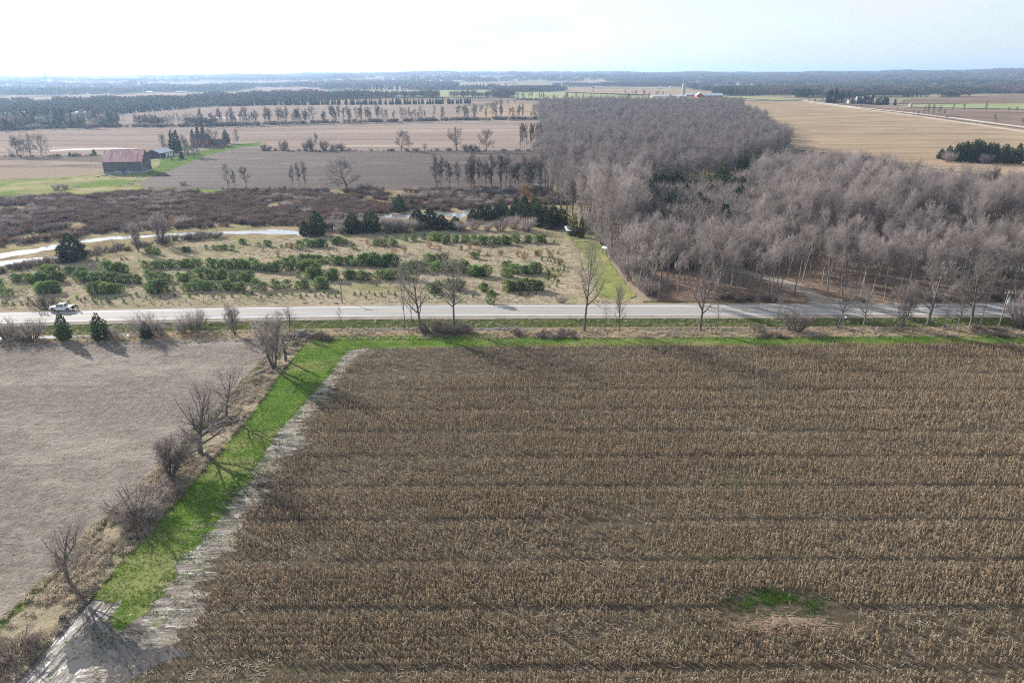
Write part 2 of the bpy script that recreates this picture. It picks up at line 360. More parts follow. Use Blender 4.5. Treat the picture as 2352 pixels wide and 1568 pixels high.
# --- far and middle fields, draped over the rising land (picture outlines of the photograph turned into places on the ground)
def field(name, uv, z, mat, jit=2.0, step=25, drape=70, seed=1): return sheet(name, poly_of(uv), z, mat, step, jit, seed=seed, drape=drape)
FIELDS = {
 'a': [(-260, 362), (0, 360), (240, 357), (400, 352), (600, 347), (900, 345), (1245, 346), (1243, 300), (1241, 275), (1000, 279), (760, 284), (560, 289), (300, 291), (120, 294), (0, 299), (-260, 306)],
 'b': [(-260, 420), (0, 413), (225, 405), (232, 399), (360, 384), (420, 380), (480, 356), (540, 341), (596, 334), (610, 349), (900, 347), (1252, 348), (1262, 430), (1235, 438), (1000, 436), (700, 436), (520, 433), (330, 432), (318, 420), (348, 402), (330, 398), (232, 408), (150, 412)],
 'c': [(250, 288), (460, 288), (760, 282), (1000, 277), (1100, 273), (1095, 262), (1040, 250), (1085, 239), (900, 242), (640, 243), (480, 246), (380, 250), (300, 256), (262, 262)],
 'd': [(1100, 272), (1241, 272), (1241, 236), (1150, 237), (1120, 246), (1070, 262)],
 'e': [(800, 210), (1150, 207), (1170, 216), (1110, 224), (900, 223), (800, 222)],
 'f': [(1660, 262), (1700, 235), (1850, 232), (1930, 243), (2352, 303), (2800, 372), (2800, 425), (2352, 415), (2250, 404), (2130, 386), (2000, 362), (1830, 345), (1815, 330)],
 'g': [(1290, 204), (1560, 205), (1640, 210), (1660, 219), (1540, 222), (1480, 221), (1300, 214)],
 'h': [(1170, 213), (1290, 212), (1500, 219), (1600, 223), (1620, 231), (1400, 232), (1180, 228)],
 'i': [(1900, 232), (2000, 250), (2352, 296), (2700, 345), (2700, 280), (2352, 258), (2040, 247), (1960, 240)],
 'j': [(2060, 238), (2352, 240), (2700, 246), (2700, 226), (2352, 216), (2180, 224), (2080, 229)],
 'k': [(2080, 247), (2352, 252), (2700, 262), (2700, 248), (2352, 239), (2110, 241)],
 'l': [(1040, 196), (1240, 199), (1240, 193), (1030, 191)],
 'm': [(540, 210), (690, 212), (770, 208), (700, 201), (600, 202)],
 'n': [(340, 219), (470, 221), (470, 214), (340, 213)],
 'o': [(0, 236), (120, 233), (240, 228), (400, 226), (330, 218), (200, 221), (0, 226)],
 'p': [(1620, 223), (1780, 231), (1850, 230), (1800, 226), (1640, 221)],
}
FP = {k: poly_of(v) for k, v in FIELDS.items()}
def fld(name, k, z, mat, **kw): return sheet(name, FP[k], z, mat, kw.get('step', 25), kw.get('jit', 2.0), seed=kw.get('seed', 1), drape=kw.get('drape', 70))
fld('field', 'a', .06, strip_m); fld('field', 'b', .08, plough_m, jit=1.2, step=9); fld('field', 'c', .3, strip_m); fld('field', 'd', .3, tan_m)
fld('field', 'e', .5, green_m); fld('field', 'f', .3, tan_m); fld('field', 'g', .6, tan_m); fld('field', 'h', .6, green_m); fld('field', 'i', .3, brown_m)
fld('field', 'j', .4, brown_m); fld('field', 'k', .7, green_m); fld('field', 'l', .8, tan_m); fld('field', 'm', .6, strip_m); fld('field', 'n', .6, tan_m); fld('field', 'o', .6, tan_m); fld('field', 'p', .7, green_m)
# wet hollows that mirror the sky
for uv in ([(96, 348), (170, 342), (260, 340), (330, 343), (200, 345)], [(455, 272), (540, 268), (620, 270), (520, 274)]):
    sheet('wet_hollow', poly_of(uv), .14 if uv[0][1] > 300 else .36, M('wet_soil', [(.35, (.1, .082, .074)), (.65, (.18, .153, .142))], scale=(.04, .2, 1), rough=.8, spec=.4, wet=((.03, .2, 1), .52, .66, .3)), 6, 2.0, seed=8)
# barn yard and rough pasture
sheet('pasture', poly_of([(215, 412), (225, 398), (340, 378), (360, 352), (530, 330), (600, 326), (600, 336), (540, 344), (480, 360), (425, 386), (360, 405), (345, 436), (230, 440)]), .04, pasture_m, 8, .8, seed=4)
sheet('lawn', poly_of([(352, 404), (330, 398), (362, 383), (372, 366), (400, 360), (440, 352), (520, 334), (600, 327), (596, 334), (540, 341), (480, 355), (425, 378), (390, 392)]), .1, lawn_m, 5, .8)
sheet('lawn', poly_of([(372, 352), (420, 346), (450, 340), (515, 336), (515, 330), (420, 336), (375, 346)]), .09, lawn_m, 5, .8)
sheet('pasture', poly_of([(-260, 424), (0, 414), (120, 409), (232, 401), (330, 399), (350, 404), (318, 420), (300, 428), (330, 433), (560, 436), (560, 446), (330, 441), (130, 450), (-260, 470)]), .1, pasture_m, 6, 1.5)
sheet('farm_track', poly_of([(373, 364), (405, 357), (470, 343), (500, 340), (470, 338), (440, 345), (402, 353)]), .13, gravel_m, 6, .6)
# marsh, banks, stream
sheet('marsh', poly_of([(-260, 472), (130, 450), (330, 440), (560, 436), (1000, 437), (1240, 440), (1320, 440), (1330, 520), (1300, 530), (930, 533), (690, 545), (440, 556), (330, 578), (200, 600), (0, 628), (-260, 662)]), .03, marsh_m, 6, 1.5)
STREAM = [(-200, 622, 16), (0, 588, 12), (60, 579, 11), (120, 568, 10), (190, 554, 8), (250, 548, 7), (330, 543, 6), (430, 537, 5.5), (510, 535, 6), (580, 534, 8), (640, 532, 12), (690, 537, 9), (740, 531, 7), (800, 514, 7), (880, 497, 8), (960, 494, 8), (1020, 492, 9), (1062, 494, 12), (1085, 486, 13), (1110, 474, 10), (1150, 464, 6), (1210, 461, 4)]
top = [(u, v - w * .46) for u, v, w in STREAM]; bot = [(u, v + w * .46) for u, v, w in STREAM[::-1]]
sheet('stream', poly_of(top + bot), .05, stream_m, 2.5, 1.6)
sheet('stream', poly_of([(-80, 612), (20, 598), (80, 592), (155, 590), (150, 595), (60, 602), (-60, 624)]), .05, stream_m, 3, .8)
# --- the plantation meadow, the road and its verges
MEADOW = poly_of([(-260, 662), (0, 626), (120, 612), (205, 598), (330, 579), (440, 557), (560, 549), (690, 543), (930, 532), (1300, 529), (1318, 545), (1352, 590), (1400, 680), (1480, 690), (1480, 705), (900, 706), (420, 712), (0, 722), (-260, 732)])
sheet('meadow', MEADOW, .07, meadow_m, 3, .6)
GLADE = poly_of([(1298, 538), (1320, 534), (1368, 540), (1384, 560), (1398, 600), (1430, 640), (1462, 682), (1420, 690), (1375, 682), (1362, 640), (1340, 592), (1318, 560)])
sheet('grass_glade', GLADE, .09, M('glade_grass', [(.3, (.105, .145, .04)), (.5, (.17, .19, .065)), (.72, (.29, .255, .115))], scale=.16, detail=7, layers=[(.06, .56, .68, (.075, .14, .025)), (.1, .56, .66, (.27, .22, .12)), (1.2, .6, .7, (.2, .16, .08))], bump=(1.5, .7, .2), rough=1, spec=0), 3, .5)
CY = [(-420, 120.0), (-300, 141.0), (-200, 151.0), (-150, 155.2), (-110, 158.4), (-80, 160.6), (-50, 162.2), (-20, 163.0), (20, 163.3), (60, 163.5), (130, 164.0), (250, 165.0), (420, 166.5)]
def road_y(x):
    for (x0, y0), (x1, y1) in zip(CY, CY[1:]):
        if x0 <= x <= x1: return lerp(y0, y1, (x - x0) / (x1 - x0))
    return CY[0][1] if x < 0 else CY[-1][1]
_ry = {}
def ry(x):
    """the road's middle line, smoothed"""
    return sum(road_y(x + d) for d in (-24, -16, -8, 0, 8, 16, 24)) / 7
RZ = .75
def ribbon(name, o0, o1, z0, z1, mat, x0=-400, x1=400, st=6, kind='structure', rag=0.0, dash=None):
    mb = MB(); x = x0; prev = None
    while x <= x1 + .01:
        j0, j1 = rag * (float(vnoise(x, 0, .35, 3)) - .5) * 2, rag * (float(vnoise(x, 9, .35, 4)) - .5) * 2
        cur = ((x, ry(x) + o0 + j0, z0), (x, ry(x) + o1 + j1, z1))
        if prev: mb.add([prev[0], cur[0], cur[1], prev[1]], [(0, 1, 2, 3)])
        prev = cur; x += st
    return tag(ob(name, mb.mesh(name, mat)), kind=kind)
verge_m = M('verge_grass', [(.3, (.055, .072, .024)), (.5, (.085, .105, .036)), (.7, (.16, .15, .075))], scale=.6, detail=8, layers=[((.2, .8, 1), .5, .64, (.055, .065, .03)), (1.4, .58, .7, (.19, .17, .09))], bump=(2.0, 1.0, .3), rough=1, spec=0)
ditch_m = M('ditch_grass', [(.3, (.14, .105, .06)), (.5, (.24, .19, .12)), (.7, (.34, .275, .19))], scale=(.5, 1.2, 1), detail=8, layers=[((.08, .3, 1), .52, .66, (.1, .12, .045)), (1.6, .58, .7, (.11, .085, .055))], bump=(1.8, 1.0, .3), rough=1, spec=0)
ribbon('road', -4.1, 4.1, RZ, RZ, asphalt_m)
ribbon('road_shoulder', -6.2, -4.1, RZ - .1, RZ - .004, gravel_m, rag=.25); ribbon('road_shoulder', 4.1, 5.6, RZ - .004, RZ - .1, gravel_m, rag=.25)
ribbon('road_bank', -10.6, -5.9, .01, RZ - .13, verge_m, rag=.15); ribbon('road_bank', 5.4, 8.2, RZ - .13, .0, ditch_m, rag=.15)
ribbon('road_marking', -3.64, -3.47, RZ + .006, RZ + .006, paint_w); ribbon('road_marking', 3.47, 3.64, RZ + .006, RZ + .006, paint_w)
ribbon('road_marking', -.07, .07, RZ + .006, RZ + .006, paint_y)
ribbon('roadside_strip', -18.6, -10.2, .02, .02, ditch_m, rag=.5, st=2.5)
ribbon('ditch_water', -12.3, -11.3, .034, .034, puddle_m, x0=-42, x1=6, rag=.35, st=1.5); ribbon('ditch_water', -12.6, -11.6, .034, .034, puddle_m, x0=30, x1=66, rag=.5, st=1.5)
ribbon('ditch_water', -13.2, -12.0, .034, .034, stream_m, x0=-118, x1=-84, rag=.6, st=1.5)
# --- near fields
LEFT_FIELD = poly_of([(-900, 800), (-200, 792), (0, 787), (250, 785), (470, 779), (590, 776), (606, 795), (602, 825), (588, 846), (517, 919), (430, 1010), (340, 1095), (252, 1176), (175, 1254), (120, 1312), (0, 1425), (-130, 1550), (-400, 1800), (-900, 1800)])
sheet('field', LEFT_FIELD, .03, stubble_m, 1.2, .35)
HEDGE = poly_of([(590, 774), (660, 768), (720, 768), (690, 800), (645, 857), (585, 945), (520, 1021), (440, 1110), (380, 1180), (337, 1232), (287, 1282), (195, 1387), (37, 1568), (-80, 1690), (-330, 1760), (-130, 1550), (0, 1425), (120, 1312), (175, 1254), (252, 1176), (340, 1095), (430, 1010), (517, 919), (588, 846), (602, 825), (606, 795)])
sheet('hedge_strip', HEDGE, .05, meadow_m, 1.2, .4)
sheet('grass_margin', poly_of([(-60, 1490), (0, 1418), (120, 1305), (175, 1247), (252, 1170), (340, 1090), (430, 1004), (517, 914), (588, 841), (600, 820), (612, 822), (604, 848), (530, 925), (445, 1016), (352, 1102), (266, 1184), (186, 1264), (130, 1324), (10, 1440)]), .056, verge_m, 1.2, .5)
MUD = poly_of([(37, 1568), (195, 1387), (287, 1282), (330, 1240), (420, 1200), (560, 1090), (640, 985), (690, 930), (740, 870), (790, 800), (850, 798), (800, 836), (765, 883), (755, 915), (710, 945), (697, 980), (703, 1024), (640, 1050), (610, 1110), (580, 1170), (555, 1227), (488, 1287), (458, 1357), (420, 1457), (372, 1490), (335, 1510), (295, 1568), (320, 1640), (-80, 1690)])
sheet('wet_margin', MUD, .0685, mud_m, .35, .3, streak=1.5, only=lambda x, y: x > -37 + max(0, 58 - y) * .1, seed=3)
LAWN = poly_of([(690, 800), (720, 778), (770, 771), (1000, 772), (1200, 775), (1500, 776), (1800, 774), (2060, 772), (2352, 769), (2800, 764), (2800, 786), (2352, 789), (1900, 793), (1500, 794), (1200, 796), (830, 801), (796, 806), (763, 855), (738, 882), (712, 910), (688, 938), (638, 992), (603, 1051), (540, 1140), (500, 1194), (450, 1252), (425, 1277), (380, 1344), (345, 1412), (300, 1440), (262, 1454), (268, 1420), (283, 1376), (250, 1385), (205, 1375), (195, 1387), (287, 1282), (337, 1232), (380, 1180), (440, 1110), (520, 1021), (585, 945), (645, 857)])
lawn2_m = M('strip_grass', [(.3, (.05, .095, .016)), (.5, (.078, .135, .024)), (.7, (.12, .165, .038))], scale=.35, detail=8, ndet=.7,
            layers=[((.05, .1, 1), .46, .66, (.17, .18, .07)), (1.9, .56, .7, (.045, .068, .018)), (.6, .58, .7, (.2, .175, .1)), (3.0, .62, .72, (.21, .19, .12))], bump=(2.0, .8, .2), rough=1, spec=0)
sheet('grass_strip', LAWN, .075, lawn2_m, .35, .3, streak=.9, only=lambda x, y: y < 136 and x > -.1 * (y - 60) * 0 - 47 + (y - 55) * .17 + 2.2, seed=7)
rut_m = M('rutted_wet_mud', [(.3, (.12, .104, .092)), (.5, (.2, .178, .16)), (.7, (.3, .275, .25))], scale=(1.9, .3, 1), detail=8, ndet=.72, rotz=.16,
          layers=[((2.6, .22, 1), .5, .58, (.075, .066, .06)), ((1.2, .2, 1), .53, .63, (.55, .53, .5)), (.8, .58, .68, (.08, .11, .035))], bump=((2.2, .3, 1), 1.0, .3), rough=.8, spec=.5, wet=((1.5, .3, 1), .56, .66, .3))  # near-white lengthwise streaks paint glints of the wet mud into its colour
sheet('wet_margin', poly_of([(30, 1576), (195, 1387), (290, 1284), (300, 1292), (262, 1345), (240, 1390), (262, 1402), (215, 1450), (235, 1500), (190, 1540), (170, 1600), (-30, 1660)]), .0695, rut_m, .6, .5)
sheet('puddle', poly_of([(150, 1475), (200, 1440), (250, 1418), (290, 1400), (262, 1432), (300, 1470), (330, 1490), (420, 1488), (440, 1502), (380, 1520), (300, 1560), (250, 1568), (232, 1530), (160, 1545)]), .071, puddle_m, .4, .5)
for a, b in (((60, 1558), (290, 1285)), ((85, 1560), (235, 1385)), ((40, 1568), (200, 1386)), ((110, 1556), (265, 1382))):   # water standing in the wheel ruts
    p, q = G(*a), G(*b); n = Vector((-(q - p).y, (q - p).x, 0)).normalized() * .17
    sheet('wheel_rut', [tuple(p - n), tuple(q - n * .6), tuple(q + n * .6), tuple(p + n)], .0725, puddle_m, .5, .13, seed=int(a[0]))
CORN_EDGE = [(835, 799), (788, 835), (753, 882), (740, 915), (695, 945), (683, 980), (688, 1024), (620, 1050), (590, 1110), (560, 1170), (532, 1227), (458, 1287), (430, 1357), (390, 1457), (340, 1490), (300, 1500), (262, 1568), (240, 1640)]
CORN = poly_of(CORN_EDGE + [(2700, 1640), (2800, 1200), (2900, 790), (2352, 790), (1900, 793), (1500, 795), (1200, 797)])
sheet('corn_field', CORN, .066, corn_soil_m, 1.0, 1.3)
PATCH = poly_of([(1650, 1395), (1690, 1362), (1760, 1352), (1850, 1356), (1895, 1375), (1955, 1400), (1985, 1430), (1930, 1452), (1800, 1455), (1700, 1440), (1650, 1425)])
#sheet('weed_patch', poly_of([(1690, 1388), (1720, 1368), (1780, 1360), (1840, 1366), (1870, 1386), (1865, 1404), (1800, 1402), (1740, 1402)]), .073, lawn_m, .4, .9)
#sheet('bare_patch', poly_of([(840, 822), (930, 818), (1130, 822), (1210, 850), (1000, 868), (880, 868), (830, 850)]), .071, mud_m, 1.0, .5)
# --- woods' floor and the drive
FRONT_WOOD = poly_of([(1500, 693), (1440, 645), (1392, 582), (1360, 548), (1335, 520), (1330, 505), (1400, 478), (1550, 466), (1700, 447), (1900, 437), (2000, 445), (2130, 482), (2352, 508), (2700, 532), (2700, 697), (2352, 696), (1960, 697), (1700, 696)])
BACK_WOOD = poly_of([(1243, 415), (1242, 330), (1240, 300), (1240, 270), (1240, 252), (1400, 250), (1690, 251), (1705, 265), (1760, 300), (1795, 340), (1785, 375), (1650, 420), (1500, 442), (1350, 444)])
sheet('woodland_floor', FRONT_WOOD, .05, litter_m, 4, 1.0); sheet('woodland_floor', BACK_WOOD, .05, litter_m, 10, 2.0, drape=70)
sheet('wood_verge', poly_of([(1480, 690), (1560, 692), (1960, 698), (2700, 698), (2700, 706), (1960, 706), (1480, 706)]), .074, M('dark_verge', [(.35, (.05, .065, .025)), (.6, (.12, .1, .06))], scale=.4, detail=8, rough=1, spec=0, bump=(1.5, .8, .3)), 3, .6)  # dark green to brown ground along the front of the wood
DRIVE = [tuple(G(u, v))[:2] for u, v in ((1925, 706), (1905, 700), (1870, 680), (1830, 660), (1780, 643), (1720, 628), (1650, 612), (1600, 592), (1590, 575))]
def lane(name, line, w, z, mat, seed=2):
    l, r = [], []
    for i, p in enumerate(line):
        a, b = Vector(line[max(0, i - 1)]), Vector(line[min(len(line) - 1, i + 1)]); n = Vector((-(b - a).y, (b - a).x)).normalized() * w / 2
        l.append(tuple(Vector(p) + n)); r.append(tuple(Vector(p) - n))
    return sheet(name, l + r[::-1], z, mat, 2.5, .25, seed=seed)
lane('driveway', DRIVE, 5.0, .078, gravel_m)
mbd = MB(); c = G(1925, 703); mbd.add([(c.x - 9, ry(c.x) + 4.0, RZ - .006), (c.x + 9, ry(c.x) + 4.0, RZ - .006), (c.x + 3.6, ry(c.x) + 11, .09), (c.x - 3.4, ry(c.x) + 11, .09)], [(0, 1, 2, 3)])
tag(ob('driveway', mbd.mesh('driveway', gravel_m)), kind='structure')
YARD = poly_of([(2060, 596), (2100, 570), (2180, 560), (2290, 575), (2352, 600), (2500, 610), (2500, 635), (2352, 628), (2250, 610), (2150, 600)])
sheet('parking_yard', YARD, .079, gravel_m, 4, .8)
lane('gravel_road', [tuple(G(u, v))[:2] for u, v in ((1845, 231.5), (1960, 247), (2080, 259), (2200, 273), (2352, 293), (2700, 340))], 9, .4, M('pale_gravel', [(.35, (.4, .36, .31)), (.65, (.5, .46, .4))], scale=.2, rough=1))
lane('farm_track', [tuple(G(u, v))[:2] for u, v in ((1850, 235), (1950, 248), (2080, 264), (2200, 281), (2352, 303), (2700, 352))], 11, .37, M('pale_margin', [(.35, (.33, .26, .18)), (.65, (.42, .34, .25))], scale=.2, rough=1))
# ------------------------------------------------------------------ plants
bark_m = M('grey_bark', [(.3, (.085, .077, .07)), (.55, (.14, .128, .12)), (.75, (.22, .208, .195))], scale=(3, 3, 1.2), obj=True, rough=1, spec=.05, rnd=.22, layers=[(1.1, .6, .72, (.12, .11, .06))])
twig_m = M('bare_twigs', [(.3, (.2, .17, .16)), (.7, (.29, .255, .245))], scale=.4, obj=True, rough=.9, spec=.1, rnd=.3, transl=.42)
wood_twig_m = M('wood_twigs', [(.3, (.23, .195, .185)), (.7, (.325, .285, .275))], scale=.4, obj=True, rough=.9, spec=.1, rnd=.3, transl=.42)
far_twig_m = M('far_wood_twigs', [(.3, (.16, .138, .135)), (.7, (.235, .208, .205))], scale=.4, obj=True, rough=.9, spec=.1, rnd=.25, transl=.4)
hedge_twig_m = M('hedge_twigs', [(.3, (.125, .109, .102)), (.7, (.195, .174, .165))], scale=.4, obj=True, rough=.9, spec=.1, rnd=.3, transl=.3)
pale_bark_m = M('pale_bark', [(.3, (.15, .135, .125)), (.55, (.225, .207, .195)), (.75, (.32, .3, .285))], scale=(3, 3, 1.2), obj=True, rough=1, spec=.05, rnd=.25)
pale_twig_m = M('pale_twigs', [(.3, (.19, .165, .15)), (.7, (.29, .26, .24))], scale=.4, obj=True, rough=.9, spec=.1, rnd=.2, transl=.3)
dark_twig_m = M('dark_twigs', [(.3, (.1, .083, .078)), (.7, (.2, .17, .16))], scale=.5, obj=True, rough=1, spec=.05, rnd=.25, transl=.3)
red_twig_m = M('red_twigs', [(.3, (.105, .065, .052)), (.7, (.185, .125, .1))], scale=.5, obj=True, rough=1, spec=.05, rnd=.3, transl=.35)
tan_twig_m = M('tan_twigs', [(.3, (.26, .17, .1)), (.7, (.38, .26, .15))], scale=.5, obj=True, rough=1, spec=.05, rnd=.2, transl=.3)
pine_m = M('pine_needles', [(.3, (.09, .155, .045)), (.7, (.2, .28, .098))], scale=1.5, obj=True, rough=.7, spec=.3, rnd=.35, transl=.42)
cedar_m = M('cedar_sprays', [(.3, (.042, .066, .024)), (.7, (.092, .122, .046))], scale=1.2, obj=True, rough=.8, spec=.2, rnd=.3, transl=.18)
yew_m = M('pale_conifer_sprays', [(.3, (.1, .12, .035)), (.7, (.17, .17, .06))], scale=1.2, obj=True, rough=.8, spec=.2, rnd=.3, transl=.2)
spruce_m = M('spruce_needles', [(.3, (.02, .042, .026)), (.7, (.045, .08, .045))], scale=.6, obj=True, rough=.8, spec=.2, rnd=.35, transl=.1)
straw_m = M('dry_straw', [(.3, (.3, .25, .185)), (.7, (.48, .415, .325))], scale=1.0, obj=True, rough=.9, spec=.1, rnd=.3, transl=.3)
grass_m = M('green_blades', [(.3, (.05, .11, .014)), (.7, (.092, .165, .028))], scale=1.0, obj=True, rough=.7, spec=.2, rnd=.3, transl=.4)
corn_m = M('dead_corn', [(.3, (.25, .187, .122)), (.7, (.475, .378, .262))], scale=3.0, obj=True, rough=.8, spec=.2, rnd=.35, transl=.3)
def rot_about(d, ax, a): return d * math.cos(a) + ax.cross(d) * math.sin(a) + ax * (ax.dot(d) * (1 - math.cos(a)))
UP = Vector((0, 0, 1))
class Wood:
    """a leafless tree: trunk and limbs go to T, fine branches and twigs to C"""
    def __init__(s, seed, levels, tw=.03, twl=(.5, 1.1), H=0):
        s.ref = [0, H * levels[0].get('ratio', 0) * .95]
        for q in levels[1:]: s.ref.append(s.ref[-1] * q.get('ratio', 0) * .75)
        s.r = random.Random(seed); s.T, s.C, s.L, s.tw, s.twl = MB(), MB(), levels, tw, twl
    def perp(s, d):
        a = d.cross(Vector((s.r.gauss(0, 1), s.r.gauss(0, 1), s.r.gauss(0, 1))))
        return a.normalized() if a.length > 1e-5 else Vector((1, 0, 0))
    def twig(s, p, d, L, w):
        a = s.perp(d) * w * .5; s.C.tri(p - a, p + a, p + d * L)
    def limb(s, p, d, L, rad, lev, tip=.25):
        lv = s.L[lev]; r = s.r; n = lv.get('seg', 3); pts = [p.copy()]; dirs = []
        q, e = p.copy(), d.copy()
        for i in range(n):
            e = (e + Vector((r.gauss(0, 1), r.gauss(0, 1), r.gauss(0, 1))) * lv.get('wig', .1) + UP * lv.get('up', .05)).normalized()
            q = q + e * (L / n); pts.append(q); dirs.append(e)
        rr = [rad * (1 - (1 - tip) * i / n) for i in range(n + 1)]
        if lev <= lv.get('Tl', 1): s.T.tube(pts, rr, lv.get('sides', 5), cap=False)
        elif lv.get('sides', 3) == 2:
            for i in range(n):
                a = s.perp(dirs[i]) * rr[i]; b = a * (rr[i + 1] / max(rr[i], 1e-6)); s.C.add([pts[i] - a, pts[i] + a, pts[i + 1] + b, pts[i + 1] - b], [(0, 1, 2, 3)])
        else: s.C.tube(pts, rr, 3, cap=False)
        k = lv.get('n', 0); f0 = lv.get('f0', .3)
        if lev and s.ref[1]: k = max(2, round(k * min(1.25, max(.3, L / max(s.ref[lev], .01)))))
        for j in range(k):
            f = f0 + ((.93 if lev == 0 else 1) - f0) * (j + r.random()) / k; f = min(f, .995); i = min(int(f * n), n - 1)
            b = pts[i].lerp(pts[i + 1], f * n - i); an = R(r.uniform(*lv['ang']))
            if lv.get('fan'): an = R(lerp(lv['ang'][1], lv['ang'][0], (f - f0) / (1 - f0)) + r.uniform(-8, 8))
            if lev == 0: g = R(137.5 * j + r.uniform(-30, 30)); ax = Vector((math.cos(g), math.sin(g), 0))
            else: ax = s.perp(dirs[i])
            nd = rot_about(dirs[i], ax, an).normalized()
            fl = (f - f0) / (1 - f0 + 1e-6)
            ln = L * lv['ratio'] * (lv['shape'](fl) if 'shape' in lv else (1 - .55 * fl)) * r.uniform(.75, 1.2)
            if lv.get('twig'): s.twig(b, nd, r.uniform(*s.twl), s.tw)
            else: s.limb(b, nd, ln, max(rr[i] * lv.get('rr', .5) * (.6 + .5 * (1 - fl)), .012), lev + 1)
        if lev == len(s.L) - 1 or lv.get('twig'): s.twig(pts[-1], dirs[-1], r.uniform(*s.twl), s.tw * 1.2)
def vase(fl): return .25 + .9 * math.sin(math.pi * min(1, .24 + .76 * fl))
def tall(fl): return .45 + .75 * math.sin(math.pi * min(1, fl * .8 + .2))
def tree_mesh(name, seed, H, levels, tw, twl, r0, stems=1, spread=.2, tm=None, cm=None):
    w = Wood(seed, levels, tw, twl, H)
    for k in range(stems):
        d = Vector((0, 0, 1)) if stems == 1 else Vector((math.cos(k * 2.4 + seed) * spread * w.r.uniform(.3, 1.3), math.sin(k * 2.4 + seed) * spread * w.r.uniform(.3, 1.3), 1)).normalized()
        w.limb(Vector((d.x, d.y, 0)) * (.25 if stems > 1 else 0) - UP * .1, d, H * w.r.uniform(.86, 1.0) * (1 if stems == 1 else w.r.uniform(.75, 1)), r0 * (1 if stems == 1 else w.r.uniform(.6, 1)), 0, .12)
    z = max(v[2] for v in w.C.v)
    return w.T.mesh(name + '_trunk', tm or bark_m), w.C.mesh(name + '_crown', cm or twig_m), z
def both(name, T, C):
    """trunk and crown in one mesh, for the copies that make up a wood"""
    bm = bmesh.new(); bm.from_mesh(T); n = len(bm.faces); bm.from_mesh(C); bm.faces.ensure_lookup_table()
    for f in bm.faces[n:]: f.material_index = 1
    me = bpy.data.meshes.new(name); bm.to_mesh(me); bm.free(); me.materials.append(T.materials[0]); me.materials.append(C.materials[0]); return me
def L_hero(n0=14, clear=.3, ang=(28, 62), ratio=.42, n1=8, n2=7, n3=6, shape=vase, up=.1):
    return [dict(seg=9, wig=.045, up=.05, n=n0, f0=clear, ang=ang, fan=1, ratio=ratio, shape=shape, rr=.55, sides=8, Tl=0),
            dict(seg=6, wig=.13, up=up, n=n1, f0=.22, ang=(25, 60), ratio=.45, rr=.55, sides=5, Tl=1),
            dict(seg=4, wig=.16, up=.07, n=n2, f0=.2, ang=(22, 60), ratio=.5, rr=.55, sides=3, Tl=1),
            dict(seg=2, wig=.18, up=.06, n=n3, f0=.1, ang=(15, 60), ratio=1, rr=.5, sides=2, twig=1, Tl=1)]
def L_wood(n0=11, clear=.5, ratio=.3, n1=6, n2=6, n3=5, ang=(20, 50)):
    return [dict(seg=7, wig=.035, up=.05, n=n0, f0=clear, ang=ang, fan=1, ratio=ratio, shape=tall, rr=.5, sides=5, Tl=0),
            dict(seg=4, wig=.13, up=.22, n=n1, f0=.2, ang=(22, 50), ratio=.46, rr=.5, sides=3, Tl=1),
            dict(seg=2, wig=.16, up=.1, n=n2, f0=.2, ang=(20, 55), ratio=.5, rr=.5, sides=2, Tl=0),
            dict(seg=1, wig=.18, up=.08, n=n3, f0=.05, ang=(12, 55), ratio=1, rr=.5, sides=2, twig=1, Tl=0)]
HERO, TALL, THIN, ROUND = [], [], [], []
for i in range(4): HERO.append(tree_mesh('roadside', 40 + i, 17, L_hero(n0=17 + i % 2, clear=.2 + .05 * (i % 3), n1=8, n2=6, n3=5, ratio=.42, up=.14), .028, (.3, .8), .36, tm=bark_m, cm=pale_twig_m))
for i in range(3): ROUND.append(tree_mesh('round', 60 + i, 11, L_hero(n0=17, clear=.16, n1=9, n2=9, n3=8, ang=(16, 55), ratio=.52, up=.16), .019, (.22, .6), .3))
for i in range(3): THIN.append(tree_mesh('thin', 70 + i, 9, L_hero(n0=11, clear=.3, n1=5, n2=4, n3=3, ang=(22, 45), ratio=.28, up=.16), .02, (.25, .6), .12))
MULTI = [tree_mesh('multistem', 80 + i, 8.5, L_hero(n0=10, clear=.2, n1=7, n2=7, n3=7, ang=(15, 40), ratio=.36, up=.14), .019, (.2, .6), .15, stems=5 + i, spread=.35) for i in range(3)]
WOODT = [tree_mesh('wood', 90 + i, 16.5, L_wood(n0=12 + i % 3, clear=.52 + .04 * (i % 4), ratio=.27 + .03 * (i % 3), n1=6, n3=6, ang=(14, 42)), .03, (.45, 1.1), .23, tm=pale_bark_m, cm=wood_twig_m) for i in range(6)]
WOODF = [tree_mesh('farwood', 110 + i, 17, L_wood(n0=12, clear=.34, ratio=.3, n1=5, n2=5, n3=5, ang=(14, 42)), .055, (.7, 1.6), .2, cm=far_twig_m) for i in range(4)]
HEDGET = [tree_mesh('hedgerow', 120 + i, 15, L_wood(n0=13, clear=.12 + .1 * (i % 3), ratio=.22 + .07 * (i % 2), n1=6, n2=5, n3=5), .075, (.6, 1.4), .21, cm=hedge_twig_m) for i in range(5)]
FIELDT = [tree_mesh('fieldtree', 130 + i, 16, L_hero(n0=20, clear=.17, n1=8, n2=7, n3=5, ang=(20, 72), ratio=.43, up=.08), .06, (.5, 1.3), .36, cm=hedge_twig_m) for i in range(3)]
